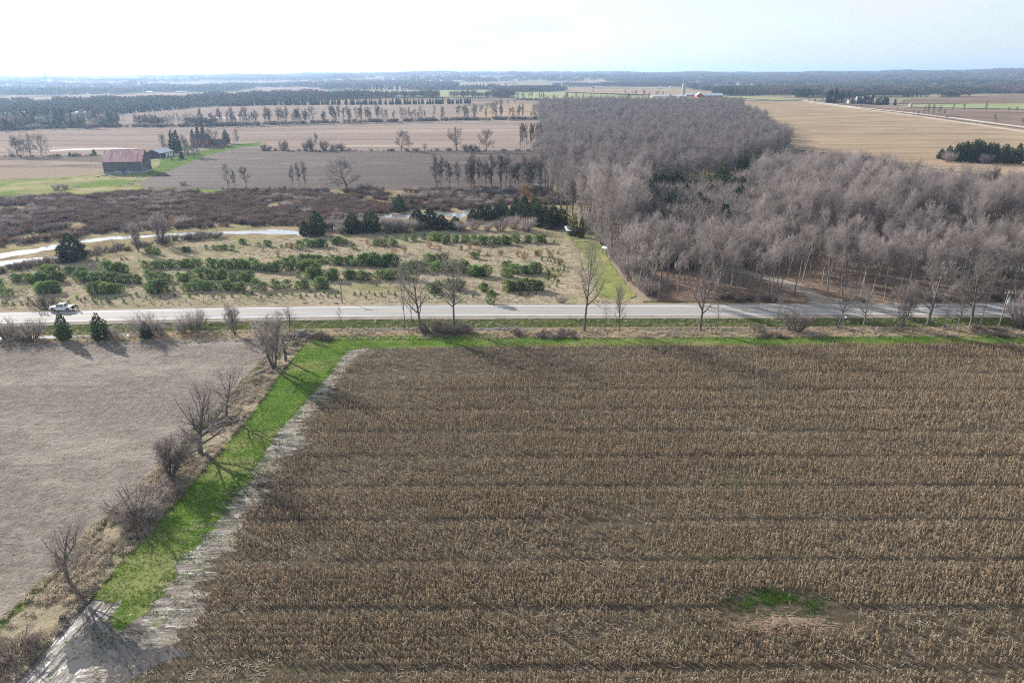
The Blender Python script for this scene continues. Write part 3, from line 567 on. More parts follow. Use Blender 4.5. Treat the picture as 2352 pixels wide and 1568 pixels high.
def shrub_mesh(name, seed, H, stems, cm, spread=.8, tw=.03, n1=6, n2=5):
    lv = [dict(seg=3, wig=.12, up=.08, n=n1, f0=.2, ang=(15, 50), ratio=.45, rr=.6, sides=3, Tl=-1), dict(seg=2, wig=.2, up=.1, n=n2, f0=.1, ang=(15, 60), ratio=1, rr=.5, sides=2, twig=1, Tl=-1)]
    w = Wood(seed, lv, tw, (.3 * H / 2, .5 * H / 2))
    for k in range(stems):
        a = w.r.uniform(0, 6.28); t = spread * math.sqrt(w.r.random()); d = Vector((math.cos(a) * t, math.sin(a) * t, 1)).normalized()
        w.limb(Vector((math.cos(a) * t * H * .25, math.sin(a) * t * H * .25, 0)), d, H * w.r.uniform(.55, .95), .03 * H / 2, 0, .3)
    return w.C.mesh(name, cm)
SHRUB = [shrub_mesh('grey_shrub', 150 + i, 3.2, 34, twig_m, .9) for i in range(3)]
DSHRUB = [shrub_mesh('dark_shrub', 160 + i, 2.6, 36, dark_twig_m, 1.0, .035) for i in range(3)]
RSHRUB = [shrub_mesh('red_shrub', 170 + i, 2.2, 26, red_twig_m, .9, .045, 5, 5) for i in range(3)]
TSHRUB = [shrub_mesh('tan_shrub', 180 + i, 1.6, 18, tan_twig_m, .7, .04, 4, 4) for i in range(2)]
def pine_mesh(seed, H, Wd, m=None, dens=1.0):
    r = random.Random(seed); F = MB(); T = MB(); T.tube([(0, 0, -.1), (0, 0, H * .5), (0, 0, H * .92)], [.05 * H / 2.6, .035 * H / 2.6, .008], 5)
    nw = max(5, int(11 * H / 3))
    for k in range(nw):
        h = H * (.06 + .86 * k / nw); f = k / nw; prof = Wd / 2 * (min(1, .62 + f * 1.6) if f < .3 else (1 - ((f - .3) / .75) ** 1.5)); nb = int((8 if f < .7 else 5) * dens)
        for j in range(nb):
            a = 6.283 * (j + r.random()) / nb; ln = max(.14, prof * r.uniform(.65, 1.12)); el = lerp(.12, .8, f) + r.uniform(-.15, .15)
            d = Vector((math.cos(a) * math.cos(el), math.sin(a) * math.cos(el), math.sin(el))); p0 = Vector((0, 0, h))
            for t in (.42, .68, .92, 1.0):
                if ln * t < .12 and t < .9: continue
                c = p0 + d * ln * t + Vector((0, 0, .1 * ln * t * t)); tip = d if t < 1 else (d + UP * .9).normalized()
                for q in range(8):
                    dd = (tip * .8 + Vector((r.gauss(0, .6), r.gauss(0, .6), r.gauss(.22, .5)))).normalized(); s = .14 * (H / 2.6) ** .5 * r.uniform(.7, 1.25); sd = dd.cross(Vector((r.gauss(0, 1), r.gauss(0, 1), r.gauss(0, 1)))).normalized() * s * .3
                    F.tri(c - sd, c + sd, c + dd * s * 2.1)
    for k in range(5):
        a = k * 1.3; d = Vector((math.cos(a) * .3, math.sin(a) * .3, 1)).normalized(); s = .06; b = Vector((0, 0, H * .9)); n = Vector((-math.sin(a), math.cos(a), 0)) * s
        F.tri(b - n, b + n, b + d * H * .14 * r.uniform(.6, 1.1)); F.tri(b + Vector((.02, .02, -.2)) - n * 1.5, b + n * 1.5, b + d * H * .09)
    return T.mesh('pine_trunk', bark_m), F.mesh('pine_crown', m or pine_m), H
def cedar_mesh(seed, H, Wd, N=1100, m=None, sharp=1.0, leaf=.34):
    r = random.Random(seed); F = MB(); T = MB(); T.tube([(0, 0, -.1), (0, 0, H * .55), (0, 0, H * .95)], [.028 * H, .018 * H, .01], 5)
    lob = [(r.uniform(0, 6.28), r.uniform(.05, .9), r.uniform(.12, .34)) for _ in range(16)]
    for k in range(N):
        f = 1 - math.sqrt(r.random()) * .97; f = max(.015, f); a = r.uniform(0, 6.283)
        prof = Wd / 2 * (min(1, .7 + f * 2.2) if f < .14 else (1 - ((f - .14) / .88) ** (1.9 * sharp)))
        for la, lh, lr in lob:
            da = abs((a - la + 3.1416) % 6.2832 - 3.1416); q = math.exp(-(da / .5) ** 2 - ((f - lh) / .1) ** 2); prof *= 1 + lr * q
        prof *= .9 + .2 * math.sin(a * 5 + f * 23 + seed); rr = prof * (r.random() ** .3)
        p = Vector((math.cos(a) * rr, math.sin(a) * rr, f * H)); o = Vector((math.cos(a), math.sin(a), .55)).normalized()
        for q in range(3):
            d = (o + Vector((r.gauss(0, .45), r.gauss(0, .45), r.gauss(.1, .45)))).normalized(); s = leaf * r.uniform(.6, 1.2); sd = d.cross(Vector((r.gauss(0, 1), r.gauss(0, 1), r.gauss(0, 1)))).normalized() * s * .33
            F.tri(p - sd, p + sd, p + d * s)
    for k in range(10):
        s = leaf * .7; b = Vector((r.gauss(0, .07), r.gauss(0, .07), H * r.uniform(.9, .97))); F.tri(b - Vector((s * .2, 0, 0)), b + Vector((s * .2, .05, 0)), b + Vector((r.gauss(0, .1), r.gauss(0, .1), s * 1.5)))
    return T.mesh('cedar_trunk', bark_m), F.mesh('cedar_crown', m or cedar_m), H
PINE = [pine_mesh(200 + i, 2.7, 2.9 - .2 * (i % 3)) for i in range(5)]
SAPL = [pine_mesh(210 + i, 1.25, .75, dens=.8) for i in range(3)]
CEDAR = [cedar_mesh(220 + i, 8, 4.2 - .5 * i, 1500, leaf=.42) for i in range(4)]
YEW = [cedar_mesh(230 + i, 8, 3.4, 900, yew_m, leaf=.42) for i in range(2)]
SPRUCE = [cedar_mesh(240 + i, 12, 4.4, 420, spruce_m, .8, leaf=1.0) for i in range(3)]
def tuft(name, seed, n, H, W_, m, bend=.6, w=.02, droop=.1):
    r = random.Random(seed); F = MB()
    for k in range(n):
        a, t = r.uniform(0, 6.283), W_ * math.sqrt(r.random()); p = Vector((math.cos(a) * t, math.sin(a) * t, 0)); b = r.uniform(0, 6.283); o = Vector((math.cos(b), math.sin(b), 0)); h = H * r.uniform(.5, 1.1)
        s = Vector((-o.y, o.x, 0)) * w; q = p + UP * h * .6 + o * h * bend * .35; e = p + UP * h * (1 - bend * droop * 4) + o * h * bend
        F.add([p - s, p + s, q + s * .7, q - s * .7, e], [(0, 1, 2, 3), (3, 2, 4)])
    return F.mesh(name, m)
STRAW = [tuft('straw_tuft', 260 + i, 22, .55, .3, straw_m, .9, .025, .12) for i in range(3)]
BLADE = [tuft('grass_tuft', 270 + i, 16, .2, .18, grass_m, .6, .016) for i in range(2)]
def corn_mesh(seed):
    r = random.Random(seed); F = MB()
    for st in range(r.choice((1, 2, 2))):
        a = r.uniform(0, 6.28); b = Vector((r.uniform(-.07, .07), r.uniform(-.03, .03), 0)) ; H = r.uniform(.62, 1.05); ln = Vector((r.gauss(0, .07), r.gauss(0, .05), 1)).normalized()
        m_ = b + ln * H * .6; e = m_ + (ln + Vector((r.gauss(0, .2), r.gauss(0, .2), 0))).normalized() * H * .4
        F.tube([b - UP * .05, m_, e], [.017, .014, .009], 3, cap=False)
        for k in range(r.choice((4, 5, 6))):
            t = r.uniform(.25, 1); p = b.lerp(m_, t / .6) if t < .6 else m_.lerp(e, (t - .6) / .4); g = r.uniform(0, 6.28); o = Vector((math.cos(g), math.sin(g), 0)); L_ = r.uniform(.16, .34)
            q = p + o * L_ * .26 + UP * L_ * r.uniform(-.05, .3); s = Vector((-o.y, o.x, 0)) * r.uniform(.022, .042); z = q + o * L_ * .12 - UP * L_ * r.uniform(.45, .95)
            F.add([p - s * .5, p + s * .5, q + s, q - s, z], [(0, 1, 2, 3), (3, 2, 4)])
    return F.mesh('corn_stalk', corn_m)
CORNP = [corn_mesh(280 + i) for i in range(8)]
def trash_mesh(seed):
    r = random.Random(seed); F = MB()
    for k in range(7):
        a = r.uniform(0, 6.28); d = Vector((math.cos(a), math.sin(a), r.uniform(-.02, .25))); p = Vector((r.gauss(0, .3), r.gauss(0, .3), r.uniform(.02, .08))); L_ = r.uniform(.3, .9); s = Vector((-d.y, d.x, 0)) * r.uniform(.015, .04)
        F.add([p - s, p + s, p + d * L_ + s * .4, p + d * L_ - s * .4], [(0, 1, 2, 3)])
    return F.mesh('corn_trash', straw_m)
TRASH = [trash_mesh(300 + i) for i in range(3)]
def tree(name, proto, loc, H, label, cat='tree', group=None, rz=None, lean=(0, 0), wide=1.0):
    """one tree: an Empty at its foot with trunk and crown"""
    s = H / proto[2]
    e = thing(name, label, cat, loc, group=group, sc=(s * wide, s * wide, s), rot=(lean[0], lean[1], rng.uniform(0, 6.28) if rz is None else rz))
    ob('trunk', proto[0], e); ob('crown', proto[1], e); return e
def shrub(name, me, loc, H, H0, label, cat='shrub', group=None, wide=1.0):
    s = H / H0
    return tag(ob(name, me, None, loc, rng.uniform(0, 6.28), (s * wide, s * wide, s)), label, cat, group)
# ------------------------------------------------------------------ hero trees along the hedge and the road
def htree(name, proto, u, v, vtop, label, cat='tree', group=None, lean=(0, 0), wide=1.0, H=None, rz=None):
    p = G(u, v); return tree(name, proto, p, H or Hof(u, v, vtop), label, cat, group, rz, lean, wide)
htree('bare_tree', MULTI[0], 630, 848, 700, 'bare multi-stemmed tree on the hedge bank beside the broken snag', wide=1.0)
htree('bare_tree', HERO[1], 520, 961, 832, 'bare tree with a leaning trunk on the hedge bank, just below the field corner rails', lean=(0, -.13), wide=1.25)
htree('bare_tree', ROUND[0], 461, 1041, 868, 'bare tree with dense fan crown and thick trunk casting a long shadow on grass', wide=1.35)
htree('bare_tree', MULTI[1], 392, 1097, 990, 'low leaning multi-stem tree with a bramble heap at its foot', lean=(0, -.28), wide=1.9)
htree('bare_tree', ROUND[2], 155, 1334, 1188, 'lone slender bare tree on the tussocky bank above the flooded corner', lean=(0, -.16), wide=1.25)
shrub('thicket', SHRUB[0], G(310, 1180), 4.8, 3.2, 'grey twiggy thicket on the hedge bank below the leaning tree', 'shrub', wide=1.25)
shrub('thicket', SHRUB[2], G(325, 1200), 3.0, 3.2, 'low dense twig thicket overhanging the green strip', 'shrub', wide=1.6)
shrub('bramble', DSHRUB[0], G(392, 1135), 2.1, 2.6, 'bramble heap at the foot of the leaning multi-stem tree', 'shrub', wide=1.9)
shrub('bramble', DSHRUB[1], G(25, 1512), 2.2, 2.6, 'dark twiggy bush in the bottom corner of the hedge bank', 'shrub', wide=1.7)
shrub('bramble', SHRUB[1], G(455, 975), 1.3, 3.2, 'small pale bramble below the leaning trunk', 'shrub', wide=2.0)
# broken dead trunk
sn = thing('dead_snag', 'broken dead trunk with one forked branch beside the multi-stemmed hedge tree', 'dead tree', G(657, 829)); m_ = MB()
m_.tube([(0, 0, -.1), (.02, 0, 1.6), (-.08, 0, 3.4), (-.12, 0, 5.1)], [.34, .27, .24, .13], 8); part('trunk', m_, bark_m, sn)
m_ = MB(); m_.tube([(-.05, 0, 3.0), (.5, .1, 3.8), (1.0, .1, 4.3)], [.12, .1, .05], 6).tube([(.3, .05, 3.4), (.7, 0, 2.5), (.95, 0, 1.6)], [.06, .05, .03], 5); part('branch', m_, bark_m, sn)
# trees along the south verge of the road
ROADS = [
 (967, 759, 567, HERO[0], .78, 'tall bare tree with thick trunk, left of the pair over the bramble thicket'),
 (1044, 754, 560, HERO[1], .72, 'tall bare tree with a low side limb, right of the pair over the bramble thicket'),
 (1342, 760, 526, HERO[2], .68, 'tallest bare roadside tree, standing where the grass glade meets the road'),
 (1608, 759, 567, HERO[3], .72, 'large bare tree with a forked mossy trunk by the fallen branches'),
 (1422, 760, 645, ROUND[1], .55, 'fine-twigged young tree right of the tallest roadside tree'),
 (1389, 760, 685, THIN[0], 1.0, 'thin sapling close to the right of the tallest roadside tree'),
 (1647, 759, 690, THIN[1], 1.0, 'thin bare sapling beside the forked mossy tree'),
 (1783, 760, 668, THIN[2], .7, 'spindly bare sapling between the forked tree and the round roadside shrub'),
 (786, 764, 698, THIN[1], .9, 'small bare tree alone on the verge facing the utility pole'),
 (665, 764, 700, ROUND[2], .75, 'small round-headed bare tree by the heap of old fence rails'),
 (930, 755, 608, THIN[2], .55, 'thin leaning dead stem left of the tall pair'),
 (949, 759, 640, THIN[0], .6, 'thin forked stem touching the left tree of the tall pair'),
 (540, 769, 688, MULTI[2], .75, 'vase-shaped bare tree on the verge right of the rusty twig bushes'),
 (1924, 754, 629, HERO[2], .85, 'pale-barked bare tree beside the mailbox opposite the drive'),
 (1983, 750, 648, HERO[0], .9, 'pale-barked bare tree, second to the right of the drive mouth'),
 (2072, 754, 630, MULTI[0], .8, 'narrow bare tree of several upright stems on the right verge'),
 (2130, 747, 586, HERO[1], 1.15, 'spreading bare tree with a double trunk on the right verge'),
 (2169, 754, 690, THIN[2], 1.1, 'short broken tree with a bent top right of the double-trunked tree'),
 (2200, 751, 648, HERO[3], .75, 'bare tree with a twisted trunk left of the large pale-crowned tree'),
 (2229, 749, 570, HERO[2], 1.1, 'large pale-crowned bare tree near the transformer pole'),
 (2250, 751, 672, THIN[1], 1.1, 'slim bare tree between the large pale-crowned tree and the transformer pole'),
]
for u, v, vt, pr, wd, lb in ROADS:
    le = -.1 if 'leaning' in lb else (rng.uniform(-.03, .05)); htree('bare_tree', pr, u, v, vt, lb, group='bare trees along the road verge', wide=wd, lean=(0, le))
for u, v, H, wd, me, lb in ((15, 776, 5.2, .9, SHRUB[0], 'grey bush at the far end of the west verge'), (72, 780, 4.8, 1.2, SHRUB[1], 'wide grey bush on the verge near the white pickup'),
        (420, 763, 4.0, .8, SHRUB[2], 'small grey bush left of the tall rusty bush'), (450, 757, 5.5, .9, SHRUB[0], 'taller rusty-grey bush on the west verge'),
        (372, 770, 3.4, .8, SHRUB[1], 'low grey bush right of the third verge cedar'), (1826, 761, 6.2, .95, SHRUB[2], 'round grey roadside shrub opposite the front of the wood'),
        (2353, 752, 9.5, .9, SHRUB[0], 'big grey bush at the right end of the verge'), (338, 772, 6.5, .9, SHRUB[2], 'bare bush growing up behind the third verge cedar'),
        (108, 712, 4.2, 1.2, DSHRUB[2], 'dark bush behind the white pickup'), (1290, 697, 2.4, 1.2, SHRUB[1], 'small bare bush on the meadow edge left of the glade'), (262, 776, 3, .9, SHRUB[0], 'twiggy sapling beside the second verge cedar')):
    shrub('roadside_bush', me, G(u, v), H, 2.6 if me in DSHRUB else 3.2, lb, group='bushes along the road', wide=wd)
for u, v, vt, wd, lb in ((150, 782, 713, .75, 'slim cedar on the verge right below the white pickup'), (232, 780, 718, 1.05, 'broad dark cedar, second along the west verge'), (338, 777, 736, 1.0, 'cedar with a bare bush behind it, third along the west verge')):
    htree('cedar_tree', CEDAR[0], u, v, vt, lb, group='cedars along the west verge', wide=wd * 1.0)
for k, (u, v, H, wd) in enumerate(((995, 762, 3.0, 1.5), (1018, 764, 2.7, 1.4), (1042, 765, 2.8, 1.4), (1066, 764, 2.4, 1.3), (978, 766, 1.8, 1.2))):
    shrub('bramble', DSHRUB[k % 3], G(u, v), H, 2.6, 'bramble clump of the thicket under the tall pair of trees', 'shrub', 'bramble thicket under the tall pair of trees', wd)
# ------------------------------------------------------------------ plantation
def seg5(x0, s, lst):
    for q in lst:
        (xa, ya, xb, yb, n, h) = q
        for k in range(n):
            t = (k + .5) / n if n > 1 else .5
            yield ((x0 + lerp(xa, xb, t) / s) * .6125, (640 + lerp(ya, yb, t) / s) * .6125, h)
SA = [(120, 990, 310, 990, 5, 3), (290, 1000, 570, 990, 8, 3), (310, 1090, 560, 1085, 7, 3), (370, 930, 520, 930, 4, 3), (580, 930, 790, 920, 5, 3), (680, 990, 1040, 1000, 9, 3), (910, 900, 1160, 910, 6, 3), (1040, 1000, 1290, 1005, 6, 2.6), (790, 1090, 1110, 1090, 8, 3),
      (1290, 870, 1510, 870, 6, 2.4), (1530, 870, 1800, 860, 7, 2.8), (1320, 980, 1440, 980, 3, 3), (1330, 1085, 1470, 1085, 4, 3.4), (1460, 990, 1740, 985, 6, 2.7), (1630, 1070, 1720, 1070, 2, 2.8), (1750, 1060, 1900, 1060, 4, 3), (1760, 970, 2030, 970, 6, 3.2), (1950, 1065, 2190, 1065, 6, 3), (2070, 985, 2260, 985, 5, 2.8), (1860, 870, 2270, 870, 10, 3),
      (-60, 1040, 40, 1040, 2, 2.6), (30, 1120, 110, 1120, 2, 2.4), (1310, 740, 1440, 745, 4, 2.2), (1620, 720, 1700, 720, 3, 2), (1830, 705, 1880, 705, 1, 1.6), (1910, 705, 2080, 710, 5, 1.9), (2130, 660, 2200, 660, 2, 2.4)]
SB = [(0, 890, 240, 900, 6, 3.2), (240, 830, 330, 830, 3, 2.8), (290, 890, 590, 890, 8, 3.2), (370, 820, 700, 820, 8, 3), (700, 830, 910, 850, 5, 3), (920, 840, 1270, 860, 10, 3.8), (450, 970, 730, 970, 7, 3.2), (790, 970, 1030, 970, 6, 3), (1060, 965, 1400, 970, 8, 3), (0, 1060, 90, 1060, 2, 3.2), (130, 1050, 220, 1050, 2, 2.8), (260, 1045, 310, 1045, 1, 2.4), (335, 960, 385, 960, 1, 2.4), (370, 1050, 480, 1055, 3, 3.2), (530, 1050, 655, 1055, 3, 3.2),
      (1310, 890, 1900, 900, 13, 3.6), (1530, 820, 1700, 820, 5, 3.2), (1900, 940, 2080, 945, 5, 3.4), (1915, 785, 1965, 785, 2, 2.4), (1540, 1085, 1660, 1090, 3, 3.2), (1690, 1050, 1860, 1065, 4, 3), (2010, 1075, 2080, 1075, 2, 3), (2210, 950, 2281, 950, 2, 3), (2190, 860, 2260, 860, 2, 2.8), (2210, 1080, 2281, 1085, 2, 3.2),
      (370, 695, 415, 695, 1, 2.8), (430, 680, 640, 680, 6, 2.8), (660, 660, 790, 650, 4, 2.8), (840, 695, 880, 695, 1, 2), (1150, 625, 1190, 625, 1, 1.8), (1050, 660, 1260, 675, 5, 2.6), (1330, 630, 1430, 620, 3, 2.6), (1460, 620, 1500, 620, 1, 2.4), (1560, 625, 1890, 640, 9, 2.8), (1650, 660, 1700, 660, 2, 2.6), (1870, 660, 1910, 660, 1, 2.2), (1940, 655, 2281, 655, 10, 3.2), (1800, 715, 1850, 715, 1, 2), (220, 690, 330, 685, 3, 1.6), (20, 690, 130, 670, 3, 2.2)]
SC = [(-10, 620, 60, 650, 3, 3), (120, 650, 290, 640, 5, 2.8), (0, 910, 110, 910, 3, 2.8), (120, 920, 240, 915, 4, 3), (0, 1070, 260, 1060, 7, 3.3), (190, 750, 240, 750, 1, 1.8)]
pines = list(seg5(0, 2.376, SA)) + list(seg5(960, 2.376, SB)) + list(seg5(1920, 2.376, SC))
LEFTB, MIDB = 'bushy young pine among the plantation rows on the left, toward the stream', 'bushy young pine in the middle block of the plantation'
pr = random.Random(9)
for u, v, h in pines:
    u += pr.uniform(-5, 5); v += pr.uniform(-2.5, 2); front = v > 1035 * .2578 + 392
    gl = ('front row' if v > 660 else 'back rows' if v < 590 else 'middle rows'); side = 'left half' if u < 720 else 'right half'
    side = next(t for q, t in ((170, 'behind the white pickup'), (350, 'over the small verge cedars'), (560, 'right of the big stream cedar'), (775, 'left of the utility pole'), (910, 'right of the utility pole'), (1110, 'behind the tall roadside pair'), (9999, 'nearest the grass glade')) if u < q)
    k = pr.randrange(5); e = tree('young_pine', PINE[k], G(u, v), h * .97 * pr.uniform(.75, 1.15), f'bushy young pine in the {gl} of the plantation, {side}', 'pine', f'young pines, {gl}, {side}', wide=pr.uniform(1.05, 1.4))
sap = [((1920 + x / 2.376) * .6125, (640 + y / 2.376) * .6125, .8 + .5 * pr.random()) for x, y in ((40, 750), (85, 750), (110, 740), (140, 760), (300, 650), (373, 645), (215, 740), (310, 715), (325, 735), (367, 725), (410, 745), (360, 775), (265, 800), (318, 810), (345, 815), (375, 800), (410, 800), (380, 825), (415, 835), (447, 820), (297, 865), (310, 890), (365, 890), (325, 915), (430, 890), (465, 860), (408, 900), (462, 895), (330, 935), (428, 940), (320, 975), (380, 975), (410, 1000), (398, 1035), (330, 1045), (255, 900), (75, 1110), (145, 1110), (215, 1105))]
for x, y in ((30, 1190), (60, 1185), (120, 1195), (190, 1190), (250, 1200), (255, 1160), (615, 1195), (690, 1145), (725, 1170), (760, 1150), (830, 1160), (885, 1150), (855, 1190), (905, 1185), (955, 1160), (975, 1175), (1030, 1140), (1090, 1145), (1105, 1175), (1170, 1130), (1220, 1120), (1305, 1145), (1370, 1140), (1430, 1140), (1490, 1060), (1550, 1070), (1560, 1120), (1690, 1130), (1755, 1110), (1800, 1100), (1900, 1140), (1920, 1060), (1980, 1130), (2070, 1130), (2170, 1100), (2210, 1130), (2250, 1100), (870, 805), (930, 810), (1085, 800), (1135, 800), (1240, 810)):
    sap.append((x / 2.376 * .6125, (640 + y / 2.376) * .6125, pr.uniform(.8, 1.5)))
for x, y in ((45, 1140), (130, 1115), (110, 1130), (180, 1115), (245, 1120), (320, 1110), (400, 1135), (450, 1120), (490, 1085), (575, 1115), (530, 1130), (605, 1090), (645, 1130), (710, 1130), (735, 1090), (880, 1110), (935, 1110), (1010, 1095), (980, 1140), (1060, 1115), (1120, 1120), (1180, 1095), (1240, 1115), (1540, 1145), (1590, 1130), (1660, 1120), (1710, 1140), (1935, 1130), (1990, 1050), (2130, 1130), (1070, 1030), (940, 1000), (150, 700), (60, 720), (720, 720), (900, 720), (1310, 665), (1560, 665), (2090, 810), (2060, 760), (1900, 740), (2200, 740), (2110, 690), (2160, 740)):
    sap.append(((960 + x / 2.376) * .6125, (640 + y / 2.376) * .6125, pr.uniform(.7, 1.3)))
for u, v, h in sap:
    zone = 'in the loose cluster beside the glade' if u > 1170 else 'in the planted row near the road, left half' if u < 620 else 'in the planted row near the road, right half'
    tree('pine_sapling', SAPL[pr.randrange(3)], G(u, v), h, 'knee-high pine sapling ' + zone, 'sapling', 'pine saplings ' + zone, wide=pr.uniform(.9, 1.3))
htree('juniper', PINE[1], 1128, 702, 664, 'brownish-green juniper alone by the roadside fence', 'shrub', H=4.4, wide=.8)
for k, (u, v) in enumerate(((640, 590), (668, 572), (905, 585), (930, 582), (985, 570), (1010, 578), (1190, 590), (1205, 598), (1240, 588), (1262, 592), (875, 560), (845, 562), (1100, 585), (1150, 588), (560, 612), (700, 612), (1080, 572), (1285, 610))):
    shrub('larch_sapling', TSHRUB[k % 2], G(u, v), 2.8, 1.6, 'rusty leafless young larch among the back rows of the plantation', 'sapling', 'rusty larches in the plantation', .7)
# ------------------------------------------------------------------ cedars and shrubs along the stream
for u, v, vt, wd, lb in ((168, 597, 534, 1.25, 'large dark cedar alone on the near bank of the white stream'), (729, 541, 481, 1.15, 'broad dark cedar, leftmost of the row above the plantation'), (700, 541, 505, .9, 'small thin cedar at the left foot of the broad dark cedar'),
        (810, 535, 487, 1.1, 'dark cedar in the middle of the row above the plantation'), (853, 533, 480, .95, 'pointed cedar right of the middle cedar in the row'), (918, 486, 446, .95, 'lone dark cedar across the stream among red shrubs'), (946, 476, 455, 1.0, 'small pale green cedar right of the lone cedar across the stream'),
        (960, 525, 477, 1.0, 'first cedar of the stream bend clump'), (988, 524, 473, .85, 'pointed cedar of the stream bend clump'), (1014, 527, 492, 1.1, 'low cedar of the stream bend clump'), (1046, 527, 496, 1.1, 'cedar at the right end of the stream bend clump'), (790, 520, 492, .8, 'cedar half hidden behind the row above the plantation')):
    htree('cedar_tree', CEDAR[rng.randrange(4)], u, v, vt, lb, group='cedars by the stream', wide=wd * (2.1 if 'clump' in lb else 1.6))
for k, (u, v, vt) in enumerate(((1086, 510, 478), (1104, 505, 470), (1122, 503, 468), (1142, 504, 466), (1160, 506, 464), (1178, 510, 468), (1196, 512, 462), (1214, 515, 466), (1233, 518, 462), (1252, 520, 470), (1270, 524, 470), (1186, 496, 452), (1228, 498, 450), (1205, 488, 447), (1290, 520, 476), (1150, 490, 458))):
    htree('cedar_tree', (CEDAR + YEW)[(k * 5 + 1) % 5], u, v, vt, 'dark cedar in the dense clump at the head of the glade', group='cedar clump at the head of the glade', wide=rng.uniform(1.2, 1.7))
for k, (u, v, H) in enumerate(((1310, 541, 8), (1320, 543, 9), (1335, 545, 8))): tree('pale_conifer', YEW[k % 2], G(u, v), H, 'thin yellowish conifer behind the white-roofed shelter', 'conifer', 'thin conifers behind the shelter', wide=.7)
tree('willow', (FIELDT[0][0], tree_mesh('willow', 399, 12, L_hero(n0=16, n1=8, n2=7, n3=5, clear=.15, ang=(15, 60), ratio=.5), .09, (.6, 1.4), .3, cm=M('willow_twigs', [(.3, (.32, .2, .1)), (.7, (.44, .3, .16))], obj=True))[1], 16), G(1208, 470), 12, 'willow with orange twigs above the cedar clump', wide=1.3)
for k in range(26):   # grey alder and willow shrubs round the stream cedars
    u = (745 + k * 11.5 + rng.uniform(-5, 5)) if k < 20 else 1060 + (k - 20) * 30; v = 536 - (u - 700) * .012 + rng.uniform(-8, 3)
    shrub('grey_alder', SHRUB[k % 3], G(u, v), rng.uniform(3.5, 6.5), 3.2, 'grey leafless shrub among the row of cedars above the plantation', 'shrub', 'shrubs among the stream cedars', 1.0)
for u, v, vt, pr_, wd, lb in ((318, 578, 503, MULTI[1], .65, 'slim two-stemmed tree on the near bank of the stream'), (372, 562, 480, MULTI[2], .95, 'spreading bare tree with a dark foot on the near bank of the stream'), (266, 583, 545, THIN[0], 1.1, 'small bare tree between the big cedar and the two-stemmed tree')):
    htree('bank_tree', pr_, u, v, vt, lb, wide=wd)
for k in range(44):
    t = k / 43; u = lerp(-10, 500, t) + rng.uniform(-6, 6); v = (lerp(630, 560, min(1, t * 1.25)) if t < .8 else lerp(560, 552, (t - .8) * 5)) - rng.uniform(0, 8) - (3 if t > .4 else 0)
    shrub('bank_shrub', DSHRUB[k % 3], G(u, v), rng.uniform(1.2, 2.8), 2.6, 'dark leafless shrub on the near bank of the white stream', 'shrub', 'dark shrubs on the near stream bank', rng.uniform(1, 1.5))
# red dogwood thickets of the marsh: countless
MARSH = poly_of([(-150, 468), (130, 452), (330, 443), (560, 440), (1000, 440), (1240, 443), (1330, 470), (1180, 470), (1080, 480), (1000, 488), (880, 490), (800, 506), (720, 524), (620, 518), (430, 525), (250, 536), (100, 556), (-150, 590)])
px, py = grid_pts(MARSH, 2.0, rs, .6, lambda x, y: (fbm(x, y, .045, 1) + .4 * (vnoise(x, y, .16, 6) - .5) > .33) & inview(x, y))
n = len(px); kk = rs.randint(0, 4, n); tan = fbm(px, py, .03, 7) > .55; kk = np.where(tan & (rs.rand(n) < .55), rs.randint(4, 8, n), kk)
tag(scatter('red_shrub_thicket', RSHRUB + [DSHRUB[0]] + TSHRUB + SHRUB[:1] + DSHRUB[1:2], np.c_[px, py, np.zeros(n)], rs.uniform(0, 6.28, n), rs.uniform(.5, 1.15, n), kk), 'purple-red leafless shrub thicket filling the marsh beyond the stream', 'shrubs')
# shrubs and saplings that stand out of the marsh
for k, (u, v, H, me) in enumerate(((130, 436, 4, SHRUB[0]), (150, 434, 3, SHRUB[1]), (420, 425, 3.4, SHRUB[2]), (836, 440, 4.5, DSHRUB[0]), (850, 441, 5, SHRUB[0]), (820, 442, 3.5, DSHRUB[1]), (870, 444, 4, DSHRUB[2]), (560, 512, 3.2, SHRUB[1]), (590, 508, 3.2, DSHRUB[1]), (930, 460, 5, SHRUB[0]), (970, 458, 4, SHRUB[2]), (1010, 470, 3, SHRUB[1]), (520, 505, 3, SHRUB[0]), (1135, 450, 4, DSHRUB[0]), (1060, 452, 3, SHRUB[1]))):
    shrub('marsh_bush', me, G(u, v), H, 2.6 if me in DSHRUB else 3.2, 'grey bush standing higher than the red marsh shrubs', 'shrub', 'taller bushes in the marsh', 1.2)
for k, (u, v) in enumerate(((512, 440), (540, 441), (566, 440), (590, 441), (455, 441), (400, 441), (330, 443), (345, 441), (570, 500), (610, 492), (580, 515), (620, 442), (655, 440), (420, 443))):
    tree('cedar_sapling', PINE[k % 5], G(u, v), rng.uniform(2, 3.2), 'small green conifer at the upper edge of the marsh', 'conifer', 'small conifers at the marsh edge', wide=.7)
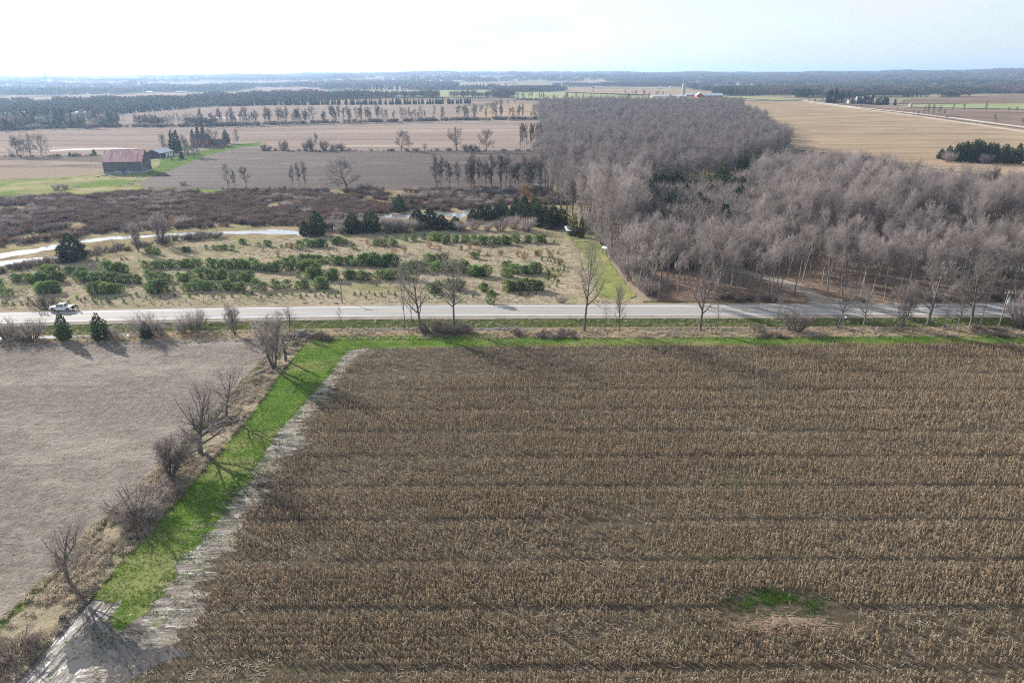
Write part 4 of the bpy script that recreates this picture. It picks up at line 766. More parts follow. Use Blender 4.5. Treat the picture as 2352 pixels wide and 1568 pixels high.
# ------------------------------------------------------------------ trees round the fields beyond
for u, v, vt, wd in ((525, 436, 370, .75), (541, 437, 385, .5), (567, 435, 378, .75), (674, 439, 374, .45), (690, 438, 368, .55), (702, 438, 366, .55), (798, 438, 354, 1.0)):
    htree('bare_tree', HEDGET[rng.randrange(5)] if wd < .9 else FIELDT[0], u, v, vt, 'large lone bare tree at the foot of the ploughed field' if wd > .9 else 'tall bare tree in the clump at the foot of the ploughed field', group=None if wd > .9 else 'bare trees at the foot of the ploughed field', wide=wd * 1.5)
for k in range(30):
    u = rng.uniform(978, 1262); v = 440 - rng.uniform(0, 6); p = G(u, v)
    tree('bare_tree', HEDGET[rng.randrange(5)], p, rng.uniform(13, 21), 'tall thin bare tree in the row above the stream bend', group='row of tall thin trees above the stream bend', wide=rng.uniform(.65, 1.15))
LONE = [(922, 347, 294, FIELDT[0], .95, 'round-crowned bare tree, largest on the field fence line, left of the other two'), (1049, 347, 288, FIELDT[1], .72, 'narrow-crowned bare tree, middle of the three on the field fence line'), (1117, 347, 290, FIELDT[2], .9, 'bare tree with a forked trunk, right of the three on the field fence line'),
        (975, 347, 328, ROUND[0], 1.2, 'low round bare tree between the first two fence line trees'), (1134, 346, 330, THIN[0], 1, 'little sapling beside the forked fence line tree'), (728, 346, 302, HEDGET[1], .5, 'tall scraggy tree rising out of the fence line bushes'), (1006, 346, 337, THIN[2], 1.2, 'tiny bare tree on the fence line right of the low round tree')]
for u, v, vt, pr_, wd, lb in LONE: htree('bare_tree', pr_, u, v, vt, lb, wide=wd * 1.25)
for k, (u, v, H, wd, lb) in enumerate(((607, 346, 6.5, .8, 'bush nearest the farmhouse on the fence line'), (620, 346, 4.5, .7, 'smallest bush near the farmhouse on the fence line'), (653, 346, 9, .9, 'large dark bush on the fence line'), (705, 347, 9, .8, 'dark bush left of the scraggy tree'), (716, 346, 11, .6, 'tall bush touching the scraggy tree'), (745, 346, 9, .9, 'dark bush right of the scraggy tree'), (770, 346, 6.5, 1.2, 'wide low thicket on the fence line'), (786, 346, 6.5, 1.1, 'end of the wide low thicket on the fence line'), (1072, 347, 6, 1.4, 'low thicket between the narrow-crowned tree and the forked one'), (1090, 347, 6, 1.2, 'low thicket at the left foot of the forked tree'))):
    shrub('field_bush', DSHRUB[k % 3], G(u, v), H, 2.6, lb, 'bush', 'bushes on the field fence line', wd * .75)
for k in range(10):
    u = 1195 + k * 5.2 + rng.uniform(-2, 2); htree('bare_tree', HEDGET[k % 5], u, 347, 278, 'slim bare tree at the left edge of the far wood, on the fence line', group='slim trees at the fence line end', wide=.45)
for u, v, vt, wd in ((40, 359, 308, 1.0), (55, 357, 316, .7), (70, 359, 303, .95), (95, 358, 302, 1.0)):
    htree('bare_tree', FIELDT[rng.randrange(3)], u, v, vt, 'wind-bent bare tree in the group left of the barn', group='wind-bent trees left of the barn', wide=wd, lean=(0, -.12))
for u, v, H in ((161, 359, 3.2), (169, 360, 1.8), (217, 356, 4.5), (115, 360, 1.6), (198, 359, 1.6)): tree('cedar_tree', CEDAR[1], G(u, v), H, 'small cedar bush on the fence behind the barn', group='small cedars on the fence behind the barn', wide=1.3)
# farmstead trees
for u, v, vt, pr_, wd, lb in ((378, 352, 302, FIELDT[0], .8, 'bare tree behind the long shed'), (400, 352, 296, SPRUCE[0], .8, 'dark spruce behind the long shed, left of two'), (410, 350, 300, SPRUCE[1], .9, 'dark spruce behind the long shed, right of two'), (425, 350, 306, FIELDT[1], .8, 'bare tree left of the brick house'),
        (433, 362, 314, FIELDT[2], .8, 'bare tree in front of the brick house, left of two'), (446, 361, 312, FIELDT[0], .8, 'bare tree in front of the brick house, right of two'), (458, 334, 290, SPRUCE[2], .8, 'spruce behind the brick house, left of three'), (470, 332, 284, SPRUCE[0], .7, 'tallest spruce behind the brick house'), (446, 336, 298, SPRUCE[1], .9, 'spruce above the brick gables'),
        (484, 333, 293, FIELDT[1], .9, 'bare tree behind the brick house wing'), (498, 332, 296, FIELDT[2], .8, 'bare tree behind the right part of the brick wing'), (520, 330, 297, CEDAR[0], 1.0, 'cone-shaped cedar at the end of the brick wing'), (545, 330, 292, FIELDT[0], .65, 'lone bare tree on the lawn end right of the brick house'), (538, 330, 300, THIN[1], .6, 'thin bare tree left of the lawn-end tree'), (418, 366, 347, CEDAR[2], 1.3, 'plump dark cedar on the lawn before the house'), (490, 339, 318, FIELDT[1], 1.1, 'small rounded tree against the brick wing')):
    htree('garden_tree', pr_, u, v, vt, lb, group='trees round the farmhouse', wide=wd)
shrub('garden_bush', DSHRUB[0], G(388, 351), 5, 2.6, 'dark green bush behind the long shed', 'bush', None, 1.3)
# ------------------------------------------------------------------ hedgerows and conifer rows of the far fields
def row(name, uv, n, protos, H, wd, label, group, cat='tree', rj=4.0, rnd=None, loose=None):
    q = rnd or rng; L_ = [G(u, v) for u, v in uv]; d = [0]
    for a, b in zip(L_, L_[1:]): d.append(d[-1] + (b - a).length)
    for k in range(n):
        t = d[-1] * (q.random() if (loose if loose is not None else cat == 'tree') else (k + q.uniform(.05, .95)) / n)
        for i in range(len(L_) - 1):
            if t <= d[i + 1]: p = L_[i].lerp(L_[i + 1], (t - d[i]) / (d[i + 1] - d[i])); break
        p = p + Vector((q.uniform(-rj, rj), q.uniform(-rj, rj), 0)); p.z = terrain(p.x, p.y) - .2
        tree(name, protos[q.randrange(len(protos))], p, q.uniform(*H), label, cat, group, wide=q.uniform(*wd))
row('hedgerow_tree', [(462, 291), (560, 288), (760, 282), (960, 278)], 80, HEDGET, (12, 24), (.7, 1.25), 'tall bare tree in the long hedgerow between the two pale fields', 'long hedgerow between the pale fields')
row('hedgerow_tree', [(960, 278), (1100, 275), (1240, 274)], 30, HEDGET, (9, 22), (.7, 1.2), 'bare tree in the right end of the hedgerow, toward the wood', 'right end of the hedgerow')
row('hedgerow_tree', [(1080, 268), (1105, 258), (1150, 243), (1200, 236)], 18, FIELDT + HEDGET, (9, 14), (.8, 1.1), 'low bare tree in the slanting hedge beyond the hedgerow', 'slanting hedge beyond the hedgerow')
row('spruce_tree', [(415, 243), (640, 242), (900, 240.5), (1085, 238)], 150, SPRUCE, (7.5, 11.5), (.85, 1.2), 'dark spruce in the long windbreak below the pale green field', 'spruce windbreak below the green field', 'conifer', 3.0)
row('spruce_tree', [(830, 207), (1000, 206), (1170, 205)], 60, SPRUCE, (17, 21), (.6, .9), 'dark spruce in the far windbreak above the pale green field', 'spruce windbreak above the green field', 'conifer', 4.0)
row('spruce_tree', [(275, 262), (350, 256), (440, 249)], 36, SPRUCE, (8, 12), (.8, 1.1), 'dark spruce in the short row left of the brown field', 'short spruce row on the left', 'conifer', 3.0)
row('wood_edge_tree', [(305, 291), (380, 290), (460, 289)], 40, WOODF, (13, 17), (.6, .8), 'bare tree in the small wood beyond the barn field', 'small wood beyond the barn field', rj=12)
row('wood_edge_tree', [(-30, 301), (60, 297), (150, 294), (250, 292)], 50, WOODF, (15, 22), (.7, 1.0), 'bare tree in the wood at the far left', 'wood at the far left', rj=14)
row('spruce_tree', [(40, 288), (100, 280), (160, 276), (195, 274)], 22, SPRUCE, (14, 20), (.8, 1.1), 'dark spruce in the wood at the far left', 'spruces in the far left wood', 'conifer', 8)
row('spruce_tree', [(235, 276), (268, 276)], 9, SPRUCE, (10, 12), (1.1, 1.3), 'dark spruce in the clump right of the grey sheds', 'spruces right of the grey sheds', 'conifer', 4)
# cedar clump in the tan field
for k, (u, v, vt) in enumerate(((2160, 366, 340), (2176, 370, 333), (2194, 372, 328), (2212, 373, 322), (2230, 374, 320), (2247, 375, 322), (2264, 375, 326), (2282, 376, 328), (2300, 376, 330), (2317, 376, 336), (2334, 376, 328), (2205, 364, 326), (2240, 365, 318), (2275, 366, 326), (2308, 367, 330))):
    htree('cedar_tree', CEDAR[k % 4], u, v, vt, 'dark cedar in the clump out in the tan field', group='cedar clump in the tan field', wide=1.25)
for k, (u, v, H) in enumerate(((2178, 374, 9), (2262, 378, 8))): shrub('field_bush', SHRUB[k], G(u, v), H, 3.2, 'grey bush in front of the cedar clump in the tan field, ' + ('left of two' if k == 0 else 'right of two'), 'bush', None, .8)
# trees along the gravel road on the right
for k, (u, v, H, wd) in enumerate(((1978, 251, 9, .8), (2060, 257, 7, 1), (2098, 262, 6, 1), (2120, 266, 14, 1.1), (2132, 266, 16, .9), (2144, 268, 17, .9), (2157, 268, 15, .9), (2168, 268, 10, 1.1), (2186, 257, 12, .9), (2214, 258, 12, .9), (2265, 258, 16, .8), (2316, 259, 8, 1.2), (2335, 260, 9, 1.2), (2286, 284, 12, 1.0), (2348, 290, 9, 1.0), (2110, 268, 8, 1.2), (1870, 240, 10, 1), (2078, 258, 5, 1.2))):
    tree('bare_tree', HEDGET[k % 5], G(u, v), H, 'bare wind-bent tree beside the gravel road on the right', group='trees beside the gravel road', wide=wd, lean=(0, .1))
row('spruce_tree', [(1900, 237), (1920, 236), (1940, 236)], 12, SPRUCE, (19, 26), (.6, .8), 'tall dark spruce by the far grey farmhouse', 'tall spruces by the far farmhouse', 'conifer', 8)
row('spruce_tree', [(1965, 238), (2000, 240), (2050, 242)], 18, SPRUCE, (11, 16), (.9, 1.1), 'dark conifer right of the far farmhouse', 'conifers right of the far farmhouse', 'conifer', 10)
row('bare_tree', [(1865, 236), (1960, 243), (2075, 247)], 26, WOODF, (9, 15), (.9, 1.2), 'bare tree round the far farmhouse on the gravel road', 'bare trees round the far farmhouse', rj=14)
row('bare_tree', [(1185, 228), (1300, 232), (1480, 234), (1560, 234)], 44, HEDGET, (9, 18), (.6, 1.0), 'bare tree in the hedge behind the far wood', 'hedge behind the far wood', rj=6)
row('bare_tree', [(1420, 217), (1550, 220)], 10, FIELDT, (9, 14), (.7, .9), 'bare tree in the field behind the silo', 'trees behind the silo', rj=6)
# ------------------------------------------------------------------ the woods
drv = DRIVE
def clear_of_drive(x, y): return (seg_dist(x, y, drv) > 3.6) & ~((inside(x, y, YARD)) & (vnoise(x, y, .35, 3) < .78))
GAP = poly_of([(1470, 600), (1486, 470), (1560, 440), (1715, 440), (1760, 520), (1725, 600), (1600, 615)])
fx, fy = grid_pts(FRONT_WOOD, 4.3, rs, .42, lambda x, y: clear_of_drive(x, y) & inview(x, y, 1.1) & ~inside(x, y, GAP))
gx, gy = grid_pts(GAP, 3.2, rs, .45); n = len(gx)
tag(scatter('gap_thicket', DSHRUB + SHRUB[:1], np.c_[gx, gy, np.zeros(n)], rs.uniform(0, 6.28, n), rs.uniform(2.6, 4.2, n), rs.randint(0, 4, n)), 'dark twiggy thicket filling the gap inside the wood', 'thicket')
o = np.argsort(fy); fx, fy = fx[o], fy[o]; NI = 250
for i in range(NI):
    x, y = float(fx[i]), float(fy[i]); u_ = 1176 + x / (y * _cp + CAM_H * _sp) * _F
    lb, gp = ('bare tree in the front ranks of the wood, left of the drive', 'front ranks of the wood, left of the drive') if u_ < 1850 else ('bare tree in the front ranks of the wood, right of the drive', 'front ranks of the wood, right of the drive')
    dd = float(seg_dist(np.array([x]), np.array([y]), drv)[0]); rank = 'front row' if y < 183 else 'second rank' if y < 190 else 'deeper ranks'
    side = 'bordering the gravel drive' if dd < 11 else 'along the grass glade' if u_ < 1520 else 'behind the forked mossy tree' if u_ < 1720 else 'left of the drive mouth' if u_ < 1880 else 'opposite the mailbox' if u_ < 2040 else 'behind the double-trunked roadside tree' if u_ < 2180 else 'toward the transformer pole at the right'
    lb = f'bare wood tree, {rank}, {side}'; gp = f'wood trees, {rank}, {side}'
    tree('woodland_tree', WOODT[rng.randrange(6)], (x, y, 0), rng.uniform(13.5, 18.5), lb, 'tree', gp, wide=rng.uniform(.75, 1.05), lean=(rng.uniform(-.03, .03), rng.uniform(-.03, .06)))
WB = [both('wood_tree_%d' % i, t[0], t[1]) for i, t in enumerate(WOODT)]
x, y = fx[NI:], fy[NI:]; n = len(x)
tag(scatter('woodland', WB, np.c_[x, y, np.zeros(n)], rs.uniform(0, 6.28, n), np.c_[rs.uniform(.8, 1.2, n), rs.uniform(.8, 1.2, n), rs.uniform(.75, 1.22, n)], rs.randint(0, 6, n)), 'leafless grey wood filling the ground behind its front trees', 'wood')
WFB = [both('far_wood_tree_%d' % i, t[0], t[1]) for i, t in enumerate(WOODF)]
MID_WOOD = poly_of([(1225, 425), (1240, 412), (1350, 436), (1500, 436), (1560, 446), (1400, 468), (1336, 500), (1312, 505), (1262, 468)])
x, y = grid_pts(dense(BACK_WOOD, 22, 11, 5), 5.6, rs, .45); x2, y2 = grid_pts(MID_WOOD, 5.0, rs, .45); x, y = np.r_[x, x2], np.r_[y, y2]; z = np.array([terrain(a, b) for a, b in zip(x, y)]); n = len(x)
tag(scatter('woodland', WFB, np.c_[x, y, z], rs.uniform(0, 6.28, n), np.c_[rs.uniform(.8, 1.1, n), rs.uniform(.8, 1.1, n), rs.uniform(.8, 1.15, n)], rs.randint(0, 4, n)), 'leafless grey-mauve wood behind the nearer wood', 'wood')
for k, (u, v, H, pr_, lb) in enumerate(((1790, 560, 12, YEW[0], 'bright yellow-green conifer inside the near wood'), (2120, 545, 14, YEW[1], 'yellow-topped conifer inside the right part of the wood'), (2215, 640, 12, SPRUCE[0], 'dark conifer over the road at the right'), (2018, 590, 11, CEDAR[1], 'dark conifer in the middle of the wood right of the drive'), (1655, 420, 14, SPRUCE[2], 'pointed dark spruce at the right foot of the far wood'), (1508, 440, 15, CEDAR[2], 'dark cedar at the left foot of the far wood'), (2205, 590, 10, CEDAR[0], 'dark conifer left of the green gabled house'), (2180, 562, 9, YEW[0], 'yellowish conifer left of the green gabled house'))):
    tree('wood_conifer', pr_, G(u, v), H, lb, 'conifer', wide=.95)
for k in range(34):
    u, v = rng.uniform(1490, 1710), rng.uniform(448, 560); tree('wood_conifer', (CEDAR + SPRUCE)[k % 7], G(u, v), rng.uniform(9, 13), 'dark conifer in the low belt between the two woods', 'conifer', 'conifer belt between the two woods', wide=1.2)
for k, (u, vt, wd) in enumerate(((1486, 404, 1.2), (1508, 392, 1.4), (1524, 402, 1.2), (1546, 386, .8), (1582, 398, .9), (1618, 388, .7), (1654, 374, .75), (1700, 404, .9), (1472, 410, 1.1), (1560, 402, 1.3), (1600, 410, 1.3))):
    htree('wood_conifer', (CEDAR + YEW)[k % 6], u, 462, vt, 'green conifer standing over the dark belt between the two woods', 'conifer', 'conifers over the belt between the two woods', wide=wd * 1.7)
for k in range(22):
    u, v = rng.uniform(1640, 1800), rng.uniform(378, 402); tree('wood_conifer', (YEW + CEDAR)[k % 6], G(u, v), rng.uniform(7, 12), 'yellow-green conifer at the right foot of the far wood', 'conifer', 'conifers at the right foot of the far wood', wide=1.0)
for k, (u, v, H) in enumerate(((2065, 430, 12), (2130, 470, 12), (2260, 470, 14), (2290, 480, 12), (2230, 465, 11))): tree('wood_edge_tree', FIELDT[k % 3], G(u, v), H, 'spreading dark tree at the back edge of the near wood', 'tree', 'spreading trees at the back edge of the near wood')
for k, (u, v) in enumerate(((1460, 655), (1450, 640), (1430, 625), (1415, 605), (1404, 590), (1470, 668), (1485, 680), (1395, 570), (1380, 560), (1372, 552), (1364, 545), (1355, 536), (1346, 526), (1340, 516), (1387, 566), (1400, 580), (1409, 598), (1422, 615), (1436, 632), (1455, 648), (1464, 662), (1478, 674))): shrub('wood_edge_shrub', SHRUB[k % 3], G(u + 8, v), rng.uniform(4, 8), 3.2, 'grey shrub along the glade side of the wood', 'shrub', 'shrubs along the glade side of the wood', .9)
# low brush along the front of the wood
px, py = grid_pts(poly_of([(1520, 694), (1960, 698), (2700, 698), (2700, 680), (2352, 684), (1960, 690), (1520, 686)]), 2.2, rs, .5, lambda x, y: (seg_dist(x, y, drv) > 5) & (vnoise(x, y, .12, 4) > .4) & inview(x, y)); n = len(px)
tag(scatter('underbrush', DSHRUB + SHRUB, np.c_[px, py, np.zeros(n)], rs.uniform(0, 6.28, n), rs.uniform(.35, .8, n), rs.randint(0, 6, n)), 'dark brush along the front edge of the wood', 'brush')
# ------------------------------------------------------------------ far woods out to the horizon
WC = []
for i in range(4):      # a clump of many crowns seen from kilometres away
    r = random.Random(500 + i); F = MB(); con = i >= 2
    for k in range(34 if not con else 26):
        cx, cy = r.uniform(-19, 19), r.uniform(-13, 13); h = r.uniform(10, 16) if not con else r.uniform(11, 18); w = r.uniform(3, 5) if not con else r.uniform(1.8, 2.8)
        for q in range(46):
            f = r.random() ** .7; a = r.uniform(0, 6.28); pr_ = w * (math.sin(math.pi * min(1, .1 + f * .85)) if not con else 1.05 - f) * r.random() ** .4
            p = Vector((cx + math.cos(a) * pr_, cy + math.sin(a) * pr_, h * (.28 + .72 * f) if not con else h * (.05 + .95 * f))); d = Vector((math.cos(a) * .6 + r.gauss(0, .5), math.sin(a) * .6 + r.gauss(0, .5), 1 if not con else .5)).normalized(); s = r.uniform(1.2, 2.4); sd = d.cross(Vector((r.gauss(0, 1), r.gauss(0, 1), r.gauss(0, 1)))).normalized() * s * .3
            F.tri(p - sd, p + sd, p + d * s)
        F.add([(cx - .3, cy, -.5), (cx + .3, cy, -.5), (cx + .15, cy, h * .5), (cx - .15, cy, h * .5)], [(0, 1, 2, 3)])
    WC.append(F.mesh('far_wood_clump', spruce_m if con else M('far_twigs_%d' % i, [(.3, (.125, .105, .1)), (.7, (.185, .157, .15))], scale=.1, obj=True, rnd=.25, rough=1, spec=0)))
HOLES = [FP[k] for k in 'acdefghijklmnop'] + [BACK_WOOD]
HOLES += [poly_of(q) for q in ([(150, 282), (270, 280), (270, 270), (150, 270)], [(60, 246), (135, 246), (130, 238), (70, 238)], [(725, 224), (815, 224), (815, 210), (725, 210)], [(1480, 236), (1700, 236), (1680, 220), (1490, 218)])]
pts = []
for r0, r1, dr, da in ((880, 1500, 20, 28), (1500, 2600, 24, 34), (2600, 4500, 34, 42), (4500, 7500, 60, 62), (7500, 12500, 110, 95)):
    r_ = r0
    while r_ < r1:
        a0, a1 = -41, 41; nst = int(math.radians(a1 - a0) * r_ / da); a_ = np.radians(np.linspace(a0, a1, nst)) + rs.uniform(-.4, .4, nst) * math.radians(a1 - a0) / nst
        rr = r_ + rs.uniform(-.5, .5, nst) * dr; pts.append(np.c_[rr * np.sin(a_), rr * np.cos(a_)]); r_ += dr
P2 = np.concatenate(pts); X, Y = P2[:, 0], P2[:, 1]; rad = np.hypot(X, Y); azd = np.degrees(np.arctan2(X, Y))
m1 = fbm(X * .7, Y * 2.6, .0016, 2); m2 = fbm(X * .7, Y * 2.8, .0045, 5)
thr = np.where(rad < 1500, np.where(azd < -20, .49, .66), np.where(rad < 2600, .55, .555)); thr = np.where((azd > 8) & (rad > 2300), .485, thr); thr = np.where((azd > 26) & (rad < 1700), .62, thr)
keep = (m1 * .6 + m2 * .4) > thr
for h in HOLES: keep &= ~inside(X, Y, h)
keep &= ~((rad < 1250) & (azd > -22))
X, Y, rad = X[keep], Y[keep], rad[keep]; Z = np.array([terrain(a, b) for a, b in zip(X, Y)]) - .3; n = len(X)
con = (fbm(X, Y * 2, .003, 8) + .25 * (rs.rand(n) - .5)) > .64
print('far clumps', n)
sc_ = np.where(rad < 1500, .75, np.where(rad < 2600, .9, np.where(rad < 4500, 1.05, np.where(rad < 7500, 1.4, 2.2))))
tag(scatter('far_woods', WC, np.c_[X, Y, Z], rs.uniform(-.4, .4, n), np.c_[sc_, sc_, np.minimum(sc_, 1.25) * rs.uniform(.75, 1.15, n)], np.where(con, rs.randint(2, 4, n), rs.randint(0, 2, n))), 'blue hazy woods rolling away to the horizon', 'woods')
# ------------------------------------------------------------------ corn
rowsx = []
y = 46.5; rowi = 3
while y < 150:
    x0, x1 = -75, 150; s = .17 if y < 95 else .2; rowi += 1
    if rowi % 9 == 0: y += .8; continue
    xs = np.arange(x0, x1, s) + rs.uniform(-.13, .13, int(math.ceil((x1 - x0) / s))); ys = y + .8 * np.sin(xs * .012 + 1) + rs.normal(0, .045, xs.size); rowsx.append(np.c_[xs, ys]); y += .92
C = np.concatenate(rowsx); k = inside(C[:, 0], C[:, 1], CORN) & inview(C[:, 0], C[:, 1], 1.25, 46); C = C[k]
gap = fbm(C[:, 0] * .35, C[:, 1], .16, 3); dens = np.clip(.8 + (gap - .45) * 1.7, .2, 1.0) * np.clip(.6 + .8 * vnoise(C[:, 0], C[:, 1], .7, 6), .3, 1)
edge = seg_dist(C[:, 0], C[:, 1], [tuple(G(u, v))[:2] for u, v in CORN_EDGE]); dens *= np.clip(.12 + edge / 4.2 + .5 * (vnoise(C[:, 0], C[:, 1], .5, 2) - .5), .08, 1)
thin = inside(C[:, 0], C[:, 1], poly_of([(835, 800), (1200, 800), (1500, 798), (1700, 800), (1250, 850), (1000, 875), (800, 870)])); dens = np.where(thin, dens * .5, dens)
dens = np.where(inside(C[:, 0], C[:, 1], PATCH), .02, dens)
C = C[rs.rand(len(C)) < dens]; o = np.argsort(np.hypot(C[:, 0] - 5, C[:, 1])); C = C[o]
n = len(C); print('corn', n)
sc_ = rs.uniform(.75, 1.15, n) * (.85 + .3 * vnoise(C[:, 0], C[:, 1], .06, 8)); tl = rs.normal(0, .07, (n, 2)); dwn = rs.rand(n) < .05; tl[dwn] = rs.normal(0, .7, (dwn.sum(), 2))
front = [i for i in range(n) if (C[i, 0], C[i, 1]) and inview(C[i, 0], C[i, 1], .98, 50.6)][:300]; fs = set(front)
for i in front:
    tag(ob('corn_stalk', CORNP[i % 8], None, (C[i, 0], C[i, 1], .07), sc=float(sc_[i]), rot=(tl[i, 0], tl[i, 1], rng.uniform(0, 6.28))), 'dry broken corn stalk in the rows nearest the camera', 'corn stalk', 'corn stalks nearest the camera')
bk = np.array([i for i in range(n) if i not in fs])
tag(scatter('standing_corn', CORNP, np.c_[C[bk], np.full(len(bk), .07)], rs.uniform(0, 6.28, len(bk)), sc_[bk], rs.randint(0, 8, len(bk)), tilt=tl[bk]), 'dead brown corn stalks standing in rows across the whole field', 'corn')
px, py = grid_pts(CORN, 1.15, rs, .5, lambda x, y: inview(x, y, 1.08, 46) & (rs.rand(x.size) < .22 + .5 * (fbm(x, y, .09, 12) > .54)) & ~inside(x, y, PATCH)); n = len(px)
tag(scatter('corn_litter', TRASH, np.c_[px, py, np.full(n, .07)], rs.uniform(0, 6.28, n), rs.uniform(.6, 1.2, n), rs.randint(0, 3, n)), 'pale broken leaves and stalks lying between the corn rows', 'litter')
# ------------------------------------------------------------------ grass: dry tussocks and green blades
def tufts(name, polys, step, protos, s0, s1, dens, label, z=.06, jit=.5, tl=.12):
    A = []
    for p in polys:
        x, y = grid_pts(p, step, rs, jit, lambda x, y: inview(x, y, 1.05, 44) & (rs.rand(x.size) < dens(x, y))); A.append(np.c_[x, y])
    A = np.concatenate(A); n = len(A); print(name, n)
    return tag(scatter(name, protos, np.c_[A, np.full(n, z)], rs.uniform(0, 6.28, n), rs.uniform(s0, s1, n), rs.randint(0, len(protos), n), tilt=rs.normal(0, tl, (n, 2))), label, 'grass')
tufts('dry_grass', [HEDGE], .42, STRAW, .7, 1.6, lambda x, y: np.clip((fbm(x, y, .3, 3) - .28) * 2.6, .04, .9), 'pale dead tussocks along the hedge bank', tl=.35)
px, py = grid_pts(HEDGE, .9, rs, .5, lambda x, y: inview(x, y, 1.05, 44) & (fbm(x, y, .25, 14) > .66)); n = len(px)
tag(scatter('dead_brambles', DSHRUB + TSHRUB, np.c_[px, py, np.zeros(n)], rs.uniform(0, 6.28, n), np.c_[rs.uniform(.35, .7, n), rs.uniform(.35, .7, n), rs.uniform(.12, .32, n)], rs.randint(0, 5, n)), 'low dead brambles matted over the hedge bank', 'brambles')
VERGE = [(x, ry(x) - 18.4) for x in range(-130, 145, 4)] + [(x, ry(x) - 11) for x in range(140, -134, -4)]
tufts('verge_straw', [VERGE], .55, STRAW, .6, 1.3, lambda x, y: np.clip((fbm(x, y, .22, 5) - .3) * 2, .05, .8), 'pale dead grass along the roadside ditch', tl=.3)
px, py = grid_pts(VERGE, 1.5, rs, .5, lambda x, y: inview(x, y) & (fbm(x, y, .13, 9) > .68)); n = len(px)
tag(scatter('verge_brush', DSHRUB + TSHRUB, np.c_[px, py, np.zeros(n)], rs.uniform(0, 6.28, n), np.c_[rs.uniform(.35, .8, n), rs.uniform(.35, .8, n), rs.uniform(.2, .5, n)], rs.randint(0, 5, n)), 'low dead brush along the roadside ditch', 'brush')
BANK = [(x, ry(x) - 10.8) for x in range(-130, 145, 4)] + [(x, ry(x) - 6.4) for x in range(140, -134, -4)]
A = np.stack(grid_pts(BANK, .5, rs, .5, lambda x, y: inview(x, y) & (rs.rand(x.size) < .8)), 1); n = len(A)
zz = np.array([np.interp(b - ry(a), [-10.6, -5.9], [.01, RZ - .13]) for a, b in A])
tag(scatter('bank_grass', BLADE + STRAW[:1], np.c_[A, zz], rs.uniform(0, 6.28, n), rs.uniform(.45, 1.15, n), np.where(rs.rand(n) < .12, 2, rs.randint(0, 2, n))), 'rough green grass on the road bank', 'grass')
tufts('meadow_grass', [MEADOW], .95, STRAW, .5, 1.2, lambda x, y: np.clip((fbm(x, y, .12, 7) - .36) * 1.8, .03, .5), 'pale dead grass of the plantation meadow', tl=.3)
tufts('green_grass', [LAWN], .36, BLADE, .45, .95, lambda x, y: np.clip((fbm(x, y, .3, 8) - .2) * 2.2, .1, .9), 'bright green grass of the strip round the corn', z=.075)
px, py = grid_pts(MUD, .5, rs, .5, lambda x, y: inview(x, y, 1.05, 44) & (fbm(x, y, .5, 2) > .54) & (rs.rand(x.size) < .6)); n = len(px)
tag(scatter('mud_grass', BLADE + TRASH[:1], np.c_[px, py, np.full(n, .06)], rs.uniform(0, 6.28, n), rs.uniform(.3, .9, n), np.where(rs.rand(n) < .3, 2, rs.randint(0, 2, n))), 'sparse grass tufts and litter on the wet mud', 'grass')
WCEN = G(1780, 1386)
tufts('weeds', [PATCH], .17, BLADE, .7, 1.45, lambda x, y: np.clip((fbm(x, y, .5, 1) - .36) * 5, .04, .9) * np.clip(1.5 - 1.1 * np.hypot((x - WCEN.x) / 5.2, (y - WCEN.y) / 2.0) ** 2, 0, 1), 'green weeds in the bare patch of the corn', z=.07)
# grass creeping from the strip out over the mud
_ge = [tuple(G(u, v))[:2] for u, v in ((796, 806), (763, 855), (738, 882), (712, 910), (688, 938), (638, 992), (603, 1051), (540, 1140), (500, 1194), (450, 1252), (425, 1277), (380, 1344), (345, 1412), (300, 1440), (262, 1454))]
px, py = grid_pts(MUD, .22, rs, .5, lambda x, y: inview(x, y, 1.05, 44) & (rs.rand(x.size) < np.clip(1.25 * np.exp(-seg_dist(x, y, _ge) / 1.5) * np.clip((vnoise(x * .3, y, 1.4, 3) - .3) * 2.6, 0, 1), 0, 1))); n = len(px)
tag(scatter('edge_grass', BLADE, np.c_[px, py, np.full(n, .06)], rs.uniform(0, 6.28, n), rs.uniform(.4, .95, n), rs.randint(0, 2, n)), 'green grass thinning out over the wet mud beside the corn', 'grass')
# brush under the hedgerows of the far fields
HB = []
for uv, n_, w_ in (([(462, 291), (560, 288), (760, 282), (960, 278), (1100, 275), (1240, 274)], 330, 5), ([(975, 440), (1100, 438), (1262, 437)], 90, 2.5), ([(-30, 301), (60, 297), (150, 294), (250, 292), (462, 291)], 240, 8), ([(610, 347), (800, 347), (1000, 347), (1240, 347)], 70, 2), ([(-20, 360), (120, 360), (222, 358)], 16, 1.5), ([(1185, 229), (1300, 232), (1560, 235), (1700, 234)], 150, 6)):
    L_ = [G(u, v) for u, v in uv]
    for k in range(n_):
        t = rng.random() * (len(L_) - 1); i = int(t); p = L_[i].lerp(L_[i + 1], t - i); x, y = p.x + rng.gauss(0, w_), p.y + rng.gauss(0, w_ * .6); HB.append((x, y, terrain(x, y) - .1))
HB = np.array(HB); n = len(HB)
tag(scatter('hedgerow_brush', DSHRUB + SHRUB[:1], HB, rs.uniform(0, 6.28, n), rs.uniform(.5, 2.0, n) * np.where(HB[:, 1] < 640, .6, 1), rs.randint(0, 4, n)), 'low dark brush along the feet of the far hedgerows', 'brush')
